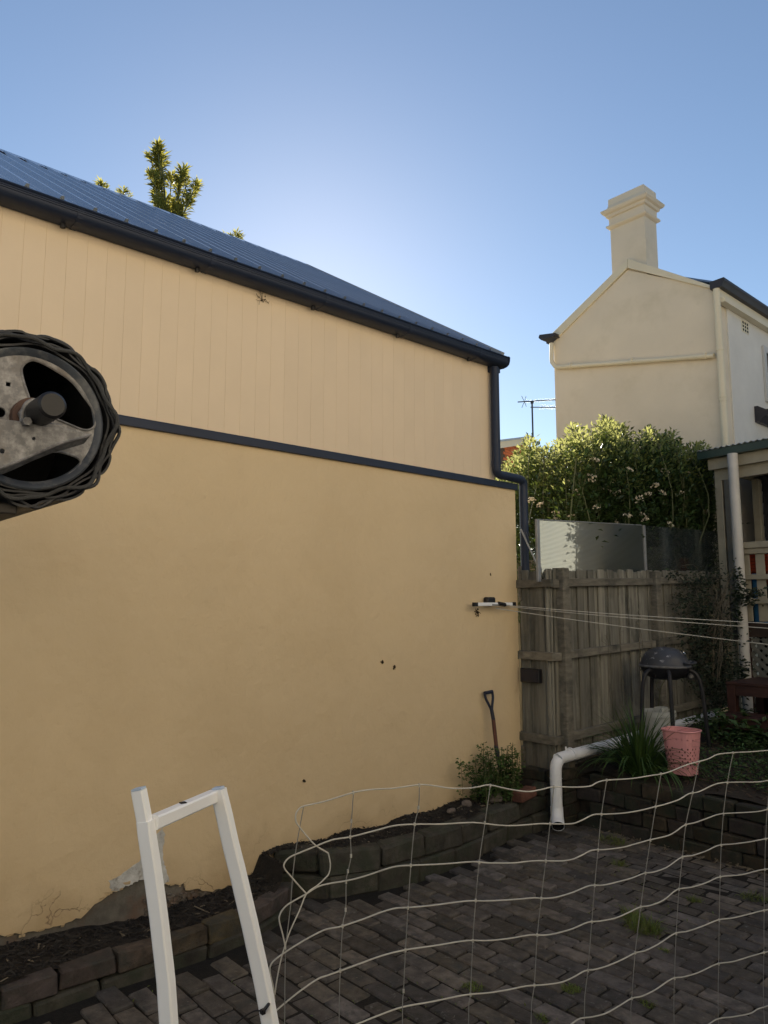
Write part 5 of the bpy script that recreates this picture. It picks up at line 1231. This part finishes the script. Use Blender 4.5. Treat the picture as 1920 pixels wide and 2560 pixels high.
# rolled curtain: overlapping rippled layers
def layer(r0, amp, nrip, ph, mat, name, w0, w1, th=.0016, noise=0, seed=1, sharp=1.0):
    q = random.Random(seed); n = 260; ins, outs = [], []
    js = [q.gauss(0, 1) for _ in range(24)]
    for i in range(n):
        a = 2*math.pi*i/n; s = math.sin(nrip*a+ph); s = math.copysign(abs(s)**sharp, s)
        r = r0+amp*s+noise*(js[int(a/(2*math.pi)*24) % 24]*(1-((a/(2*math.pi)*24) % 1))+js[(int(a/(2*math.pi)*24)+1) % 24]*((a/(2*math.pi)*24) % 1))
        ins.append((r*math.cos(a), r*math.sin(a))); outs.append(((r+th)*math.cos(a), (r+th)*math.sin(a)))
    b = MB(); vs = [dpt(u, v, w) for w in (w0, w1) for pl in (ins, outs) for u, v in pl]; fs = []
    for i in range(n):
        j = (i+1) % n
        fs += [(i, j, n+j, n+i), (2*n+i, 3*n+i, 3*n+j, 2*n+j), (n+i, n+j, 3*n+j, 3*n+i), (i, 2*n+i, 2*n+j, j)]
    b.add(vs, fs); return b.build(name, mat, rd, smooth=True)
layer(.1745, .0030, 9, .3, M['curtain'], 'curtain_layer', -2.2, .012, .005, .001, 1)
layer(.184, .0045, 10, 1.2, M['curtain'], 'curtain_layer', -2.2, .018, .0045, .0012, 2, .7)
layer(.199, .0055, 11, .2, M['curtain'], 'curtain_layer', -2.2, .010, .0055, .0020, 4, .55)
# felt strip that wanders along the edge of the roll
n = 150; pts_ = []
for i in range(n):
    a = 2*math.pi*i/n; r = .186+.0085*math.sin(7*a+.8)+.0035*math.sin(13*a); pts_.append(dpt(r*math.cos(a), r*math.sin(a), .024+.006*math.sin(5*a)))
MB().tube(pts_, .0048, 8, closed=True).build('felt_edge', M['felt'], rd, smooth=True)
pts_ = []
for i in range(n):
    a = 2*math.pi*i/n; r = .199+.0075*math.sin(9*a+2.0)+.003*math.sin(17*a+1); pts_.append(dpt(r*math.cos(a), r*math.sin(a), .010+.006*math.sin(6*a+1)))
MB().tube(pts_, .0045, 6, closed=True).build('edge_cable', M['curtain'], rd, smooth=True)
MB().tube([dpt(0, 0, -.35), dpt(0, 0, -.34)], .168, 40).build('drum_shade_disc', M['hole'], rd)  # black disc stands in for the darkness inside the drum
# mounting bracket (galvanised folded plate in front of the wheel)
BX = .075
def bpx(px, py, w=BX): q = on(px, py, 0, DC.x+w); return (q.y-DC.y, q.z-DC.z)
bo = [bpx(*p) for p in [(-160, 1050), (0, 1049), (40, 1053), (75, 1060), (110, 1067), (150, 1069), (195, 1080), (226, 1088), (190, 1098), (150, 1108), (100, 1128), (40, 1155), (0, 1170), (-160, 1240)]]
ho = [circh(*bpx(84, 1097), .0045), circh(*bpx(5, 1128), .006)]
wv = poly_holes(bo, ho, BX-.003, BX+.002, 'mounting_bracket', M['galv'], .001)
lp = [bpx(*p) for p in [(-160, 1242), (0, 1171), (40, 1156), (100, 1129), (150, 1109), (195, 1097), (226, 1088)]]
fl_ = MB()
vs = [dpt(u, v, BX+.003) for u, v in lp]+[dpt(u-.002, v-.014, BX-.03) for u, v in lp]
vs2 = vs+[v+Vector((0, -.001, -.002)) for v in vs]; m_ = len(lp)
fl_.add(vs2, [(i, i+1, m_+i+1, m_+i) for i in range(m_-1)]+[(2*m_+i, 3*m_+i, 3*m_+i+1, 2*m_+i+1) for i in range(m_-1)]+[(i, 2*m_+i, 2*m_+i+1, i+1) for i in range(m_-1)])
fl_.build('bracket_flange', M['galv'], rd)
MB().tube([dpt(u, v, BX+.003) for u, v in lp], .0035, 6).build('bracket_edge', M['galv'], rd, smooth=True)
MB().tube([dpt(-.03, -.028, BX-.02), dpt(-.03, -.028, BX+.02)], .010, 6).build('bolt', M['galv'], rd)
MB().bar(dpt(-.03, -.026, .055), dpt(.055, -.026, .055), .03, .016).build('axle_clamp', M['galv'], rd, bevel=.002)
ub = [dpt(-.032, -.03, .058), dpt(-.032, .0, .058), dpt(-.022, .024, .058), dpt(0, .033, .058), dpt(.022, .024, .058), dpt(.032, 0, .058), dpt(.032, -.03, .058)]
MB().tube(smooth_path(ub, 4), .0045, 6).build('saddle_bolt', M['galv'], rd, smooth=True)
# thin slab standing for the curtain tail running away below the roll
lb = MB(); lb.box2((DX-2.2, DC.y-.10, DC.z-.226), (DX-.012, DC.y-.01, DC.z-.200)); 
lb.build('bottom_rail', pm('dark_curtain_tail', (.045, .04, .036), .6, .3, 8, .1, 30), rd, bevel=.004)

# ============================================================= WHITE METAL FRAME
wf_ = thing('white_frame', 'white square tube metal frame with curved legs and one cross bar in the foreground', 'frame', (3.2, .7, 0))
def leg(pts, r, name, lab=None):
    o = MB().tube(pts, r, 4, square=True).build(name, M['whitemetal'], wf_, bevel=.0022)
    if lab: o['label'] = lab
    return o
c7p = lambda x, y: (x/2.37, 1900+y/2.37)
def sqpath(pxs, fwd, rx, ry, ext):
    """square tube through sight points at the given forward distance, then on down to the ground"""
    P_ = [at(*p, fwd) for p in pxs]
    d = (P_[-1]-P_[-2]).normalized(); last = P_[-1]
    t = (last.z-.0)/(-d.z); P_.append(last+d*t*.5+Vector((0, 0, 0))); P_.append(Vector((last.x+d.x*t*.8, last.y+d.y*t*.8, .0)))
    return P_
def sqtube(P_, a, b, name, face):
    """rectangular tube with consistent faces: a along face direction, b along the other"""
    f = Vector(face).normalized(); vs = []
    n = len(P_)
    for i, p in enumerate(P_):
        t = (P_[min(i+1, n-1)]-P_[max(i-1, 0)]).normalized(); u = (f-t*f.dot(t)).normalized(); w = t.cross(u)
        c = .12
        for (s1, s2) in ((-1, -1+2*c), (-1+2*c, -1), (1-2*c, -1), (1, -1+2*c), (1, 1-2*c), (1-2*c, 1), (-1+2*c, 1), (-1, 1-2*c)): vs.append(p+u*s1*a/2+w*s2*b/2)
    fs = [(i*8+k, i*8+(k+1) % 8, (i+1)*8+(k+1) % 8, (i+1)*8+k) for i in range(n-1) for k in range(8)]+[tuple(range(7, -1, -1)), tuple((n-1)*8+k for k in range(8))]
    return MB().add(vs, fs).build(name, M['whitemetal'], wf_)
crossdir = (at(*c7p(1270, 240), 1.66)-at(*c7p(905, 400), 1.45)).normalized()
F1, F2 = 1.45, 1.66
Lp = smooth_path(sqpath([c7p(862, 360), c7p(872, 450), c7p(895, 600), c7p(912, 720), c7p(940, 930), c7p(963, 1130), c7p(982, 1300), c7p(1000, 1560)], F1, 0, 0, 0), 2)
Rp = smooth_path(sqpath([c7p(1293, 172), c7p(1300, 210), c7p(1330, 330), c7p(1367, 500), c7p(1405, 650), c7p(1440, 800), c7p(1482, 980), c7p(1510, 1110), c7p(1556, 1320), c7p(1600, 1560)], F2, 0, 0, 0), 2)
sqtube(Lp, .021, .030, 'leg', crossdir)
sqtube(Rp, .021, .032, 'leg', crossdir)
Ls = [at(*c7p(822, 178), F1), at(*c7p(845, 300), F1), at(*c7p(862, 390), F1)]
sqtube(Ls, .018, .026, 'top_sleeve', crossdir)
CBa = at(*c7p(900, 375), F1)+crossdir*.006; CBb = at(*c7p(1272, 212), F2)-crossdir*.004
sqtube([CBa, CBb], .026, .022, 'cross_bar', (0, 0, 1))
for P_, n_ in ((Ls, 'tube_plug'), (Rp, 'tube_plug')):
    d_0 = (P_[0]-P_[1]).normalized(); MB().bar(P_[0]+d_0*.0005, P_[0]+d_0*.004, .022, .016, up=crossdir).build(n_, pm('pale_blue_plug', (.45, .55, .70), .5, .1, 9, 0, 20), wf_)
md = CBa.lerp(CBb, .45)+Vector((0, 0, .0135)); MB().box(md, (.012, .012, .002)).build('screw_hole', M['hole'], wf_)
for p in (CBa, CBb): MB().tube([p+Vector((0, 0, -.0125)), p+Vector((0, 0, -.0155))], .0045, 8).build('rivet', M['galv'], wf_)
for P_ in (Lp, Rp): MB().box(P_[-1]+Vector((0, 0, .006)), (.05, .05, .02)).build('foot', M['black'], wf_, bevel=.003)
tie = at(*c7p(1585, 1455), F2)
T1 = MB(); ring = []
for k in range(16):
    a = 2*math.pi*k/16; ring.append(tie+crossdir*.0215*math.cos(a)+(at(*c7p(1585, 1455), F2+.01)-tie).normalized()*.0215*math.sin(a)+Vector((0, 0, .002*math.cos(a))))
T1.tube(ring, .0034, 6, closed=True); T1.tube(smooth_path([ring[8], ring[8]+Vector((-.01, -.012, .002)), at(*c7p(1450, 1520), F2-.02), at(*c7p(1400, 1560), F2-.02)], 4), .0017, 5); T1.box(ring[8], (.010, .008, .008))
T1.build('cable_tie', M['black'], wf_)

# ============================================================= WIRE FENCE PANEL
wfn = thing('wire_fence', 'loose panel of wavy galvanised stock wire with its cut end bent into loops', 'fence', (2.9, 1.6, 0))
def fwd_of(px, py): return float(np.interp(px, [600, 700, 1048, 1384, 1652, 1950, 2300], [1.72, 1.80, 1.95, 2.15, 2.40, 2.70, 3.1]))-.00008*(py-2000)
c8 = lambda x, y: (600+x/2.074, 1850+y/2.074); c9 = lambda x, y: (1220+x/2.37, 1900+y/2.37)
def W(pts, r, name, mat, n=4, closed=False, ext=None):
    P_ = [at(px, py, fwd_of(px, py)) for px, py in pts]
    if ext: P_.append(P_[-1]+ext)
    MB().tube(smooth_path(P_, n), r, 6).build(name, mat, wfn, smooth=True)
H = []
H.append([c8(*p) for p in [(455, 585), (390, 545), (340, 490), (300, 440), (289, 415), (290, 385), (305, 358), (335, 342), (440, 318), (590, 272), (680, 257), (800, 250), (930, 232), (1010, 238), (1090, 250), (1180, 250), (1240, 242)]]+[c9(*p) for p in [(10, 148), (110, 170), (230, 187), (310, 176), (390, 159), (500, 161), (600, 156), (645, 134), (700, 120), (850, 110), (960, 93), (1060, 75), (1180, 28), (1300, -5), (1360, -33), (1450, -43), (1560, -49), (1659, -57), (1850, -75), (2100, -130)]])
H.append([c8(*p) for p in [(345, 798), (310, 760), (268, 712), (232, 668), (230, 640), (258, 608), (320, 580), (390, 552), (430, 535), (490, 515), (570, 503), (700, 470), (800, 444), (905, 437), (1050, 436), (1210, 428)]]+[c9(*p) for p in [(60, 386), (150, 389), (240, 383), (320, 377), (400, 379), (500, 377), (560, 355), (625, 324), (700, 321), (800, 315), (900, 299), (985, 278), (1050, 262), (1130, 235), (1190, 200), (1250, 188), (1330, 150), (1395, 134), (1500, 131), (1600, 130), (1680, 118), (1850, 90), (2100, 60)]])
H.append([c8(*p) for p in [(237, 1085), (222, 1010), (206, 950), (204, 915), (222, 878), (260, 845), (345, 797), (400, 762), (460, 745), (550, 730), (640, 708), (760, 668), (820, 654), (885, 650), (1050, 643), (1210, 631)]]+[c9(*p) for p in [(0, 610), (150, 610), (230, 601), (300, 597), (430, 598), (500, 588), (560, 562), (615, 535), (700, 530), (800, 517), (880, 495), (960, 473), (1060, 450), (1110, 425), (1165, 386), (1230, 370), (1300, 345), (1375, 320), (1500, 312), (1600, 305), (1680, 288), (1850, 262), (2100, 230)]])
H.append([c8(*p) for p in [(180, 1350), (172, 1280), (156, 1210), (158, 1170), (180, 1140), (235, 1100), (330, 1040), (430, 988), (480, 975), (530, 965), (640, 928), (740, 890), (810, 872), (870, 869), (1000, 857), (1175, 835)]]+[c9(*p) for p in [(0, 835), (150, 827), (270, 817), (330, 820), (400, 814), (500, 785), (600, 745), (680, 742), (760, 724), (850, 700), (925, 671), (980, 664), (1060, 635), (1145, 577), (1210, 566), (1290, 540), (1365, 506), (1450, 498), (1550, 485), (1640, 468), (1850, 430), (2100, 400)]])
H.append([c8(*p) for p in [(150, 1440), (190, 1400), (300, 1310), (400, 1241), (450, 1222), (520, 1197), (620, 1160), (740, 1117), (860, 1088), (1000, 1068), (1170, 1041)]]+[c9(*p) for p in [(0, 1070), (130, 1057), (250, 1037), (330, 1038), (400, 1028), (500, 1000), (590, 962), (660, 955), (750, 938), (830, 905), (900, 872), (960, 862), (1040, 830), (1120, 768), (1200, 755), (1290, 728), (1375, 692), (1500, 680), (1600, 655), (1659, 645), (1850, 610), (2100, 570)]])
H.append([c8(*p) for p in [(430, 1560), (520, 1512), (620, 1468), (740, 1420), (845, 1384), (1000, 1356), (1160, 1323)]]+[c9(*p) for p in [(0, 1380), (110, 1363), (230, 1339), (330, 1332), (430, 1318), (500, 1290), (575, 1249), (640, 1240), (720, 1215), (800, 1180), (872, 1143), (930, 1130), (1010, 1090), (1105, 1029), (1180, 1015), (1270, 985), (1365, 947), (1450, 936), (1550, 912), (1630, 892), (1850, 850), (2100, 800)]])
H.append([c9(*p) for p in [(120, 1760), (300, 1670), (440, 1600), (495, 1564), (545, 1532), (620, 1522), (700, 1500), (780, 1455), (850, 1413), (910, 1400), (990, 1362), (1090, 1296), (1160, 1285), (1250, 1258), (1358, 1208), (1450, 1195), (1560, 1162), (1640, 1140), (1850, 1090), (2100, 1040)]])
H.append([c9(*p) for p in [(1000, 1730), (1200, 1640), (1310, 1564), (1365, 1533), (1450, 1522), (1550, 1503), (1600, 1475), (1650, 1459), (1850, 1390), (2100, 1320)]])
for h in H: W(h, .0019, 'horizontal_wire', M['wire'])
V = [[c8(*p) for p in [(457, 585), (468, 640), (462, 690), (440, 718), (400, 755), (345, 797), (310, 880), (262, 985), (235, 1060), (205, 1170), (180, 1320), (176, 1440)]],
     [c8(*p) for p in [(330, 342), (305, 480), (285, 600), (270, 740), (262, 860), (245, 1000), (236, 1100), (232, 1300), (231, 1470)]],
     [c8(*p) for p in [(588, 273), (578, 420), (572, 503), (576, 600), (560, 680), (550, 735), (548, 880), (532, 965), (520, 1195), (514, 1440)]],
     [c8(*p) for p in [(930, 234), (926, 350), (906, 437), (886, 650), (871, 870), (858, 1090), (848, 1300), (842, 1470)]],
     [c8(*p) for p in [(1298, 236), (1270, 429), (1240, 634), (1222, 832), (1207, 1041), (1195, 1320), (1185, 1470)]],
     [c9(*p) for p in [(390, 160), (368, 378), (342, 597), (316, 820), (292, 1037), (275, 1335), (255, 1564)]],
     [c9(*p) for p in [(703, 120), (672, 322), (652, 533), (632, 743), (615, 958), (592, 1247), (570, 1540)]],
     [c9(*p) for p in [(1025, 82), (993, 277), (962, 474), (933, 670), (905, 870), (872, 1142), (852, 1413), (848, 1564)]],
     [c9(*p) for p in [(1250, 10), (1213, 193), (1172, 384), (1152, 575), (1132, 766), (1115, 1029), (1105, 1294), (1103, 1564)]],
     [c9(*p) for p in [(1452, -43), (1418, 134), (1395, 320), (1382, 505), (1376, 692), (1370, 948), (1367, 1208), (1365, 1530)]],
     [c9(*p) for p in [(1690, -60), (1672, 120), (1655, 290), (1645, 468), (1640, 648), (1636, 893), (1635, 1140), (1633, 1462)]],
     [c9(*p) for p in [(1900, -80), (1890, 85), (1880, 255), (1875, 430), (1870, 605), (1868, 845), (1866, 1090), (1865, 1400)]],
     [c9(*p) for p in [(2100, -130), (2100, 60), (2100, 230), (2100, 400), (2100, 570), (2100, 800), (2100, 1040), (2100, 1320)]]]
knots = MB()
for i, v in enumerate(V):
    P_ = [at(px, py, fwd_of(px, py)) for px, py in v]; l = P_[-1]
    P_ += [Vector((l.x, l.y, l.z*.5)), Vector((l.x, l.y, .0))]
    MB().tube(smooth_path(P_, 3), .0017 if i < 1 else .00125, 5).build('vertical_wire', M['wire'] if i == 0 else M['wirethin'], wfn, smooth=True)
    if i > 1:
        for (px, py) in v[:-1]:
            p = at(px, py, fwd_of(px, py)); knots.tube([p+Vector((0, 0, -.004)), p+Vector((0, 0, .004))], .0028, 5)
tag(knots.build('wire_knots', M['wire'], wfn, fixn=False), kind='stuff')
# lower wires below the picture, down to the ground
for zz in (.43, .28, .10):
    pts_ = [at(px, py, fwd_of(px, py)) for px, py in H[4][3:]]; pts_ = [Vector((p.x, p.y, zz+.015*math.sin(k*1.3))) for k, p in enumerate(pts_)]
    MB().tube(smooth_path(pts_, 3), .0021, 6).build('horizontal_wire', M['wire'], wfn, smooth=True)

# ============================================================= ADDED UNSEEN FENCE AND PALE HOUSES (block and bounce light for the yard)
bf = thing('unseen_shade_fence', 'added unseen timber fence that blocks low bounce light opposite the tan wall', 'fence', (4.98, 3, 0))  # added unseen to keep bounce light off low wall and paving
y = -1.2; k = 0
while y < 8.6:
    link('paling', pvs[k % 8], bf, (4.98+(.012 if k % 2 else 0), y, .95), (0, 0, 0), (1, 1, 1.86)); y += .094; k += 1
for z in (.3, .95, 1.6): MB().box2((4.925, -1.2, z), (4.968, 8.6, z+.075)).build('rail', M['rail'], bf)
M['palehouse'] = pm('bounce_pale_render', (.80, .70, .55), .8, .05, 1, .2, 12)
for n_, (ya, yb, hh, lab) in enumerate(((-9.5, -1.1, 7.4, 'added unseen pale terrace house that bounces sunlight, nearer the camera'), (-1.0, 8.0, 8.0, 'taller added unseen pale terrace house that bounces sunlight, beside the veranda'))):
    X0 = 6.9; th_ = thing('unseen_bounce_house', lab, 'house', (X0, ya, 0), 'added terrace houses that bounce sunlight into the yard')  # unseen house added to bounce warm sunlight onto the tan wall
    MB().box2((X0, ya, -.05), (X0+8, yb, hh)).build('wall', M['palehouse'], th_)
    MB().prism([(X0-.35, hh-.1), (X0+4, hh+2.2), (X0+8.3, hh-.1), (X0+8.3, hh), (X0+4, hh+2.35), (X0-.35, hh)], lambda u, v, w: Vector((u, w, v)), ya, yb).build('roof', M['bluezinc'], th_)
    for zz in (1.1, 4.4):
        for yy in (ya+1.6, ya+5.6):
            w_ = MB().box2((X0-.04, yy, zz), (X0-.002, yy+1.1, zz+1.6)).build('window', M['whitepaint'], th_)
            MB().box2((X0-.05, yy+.09, zz+.09), (X0-.041, yy+1.01, zz+1.51)).build('pane', M['glass'], w_)
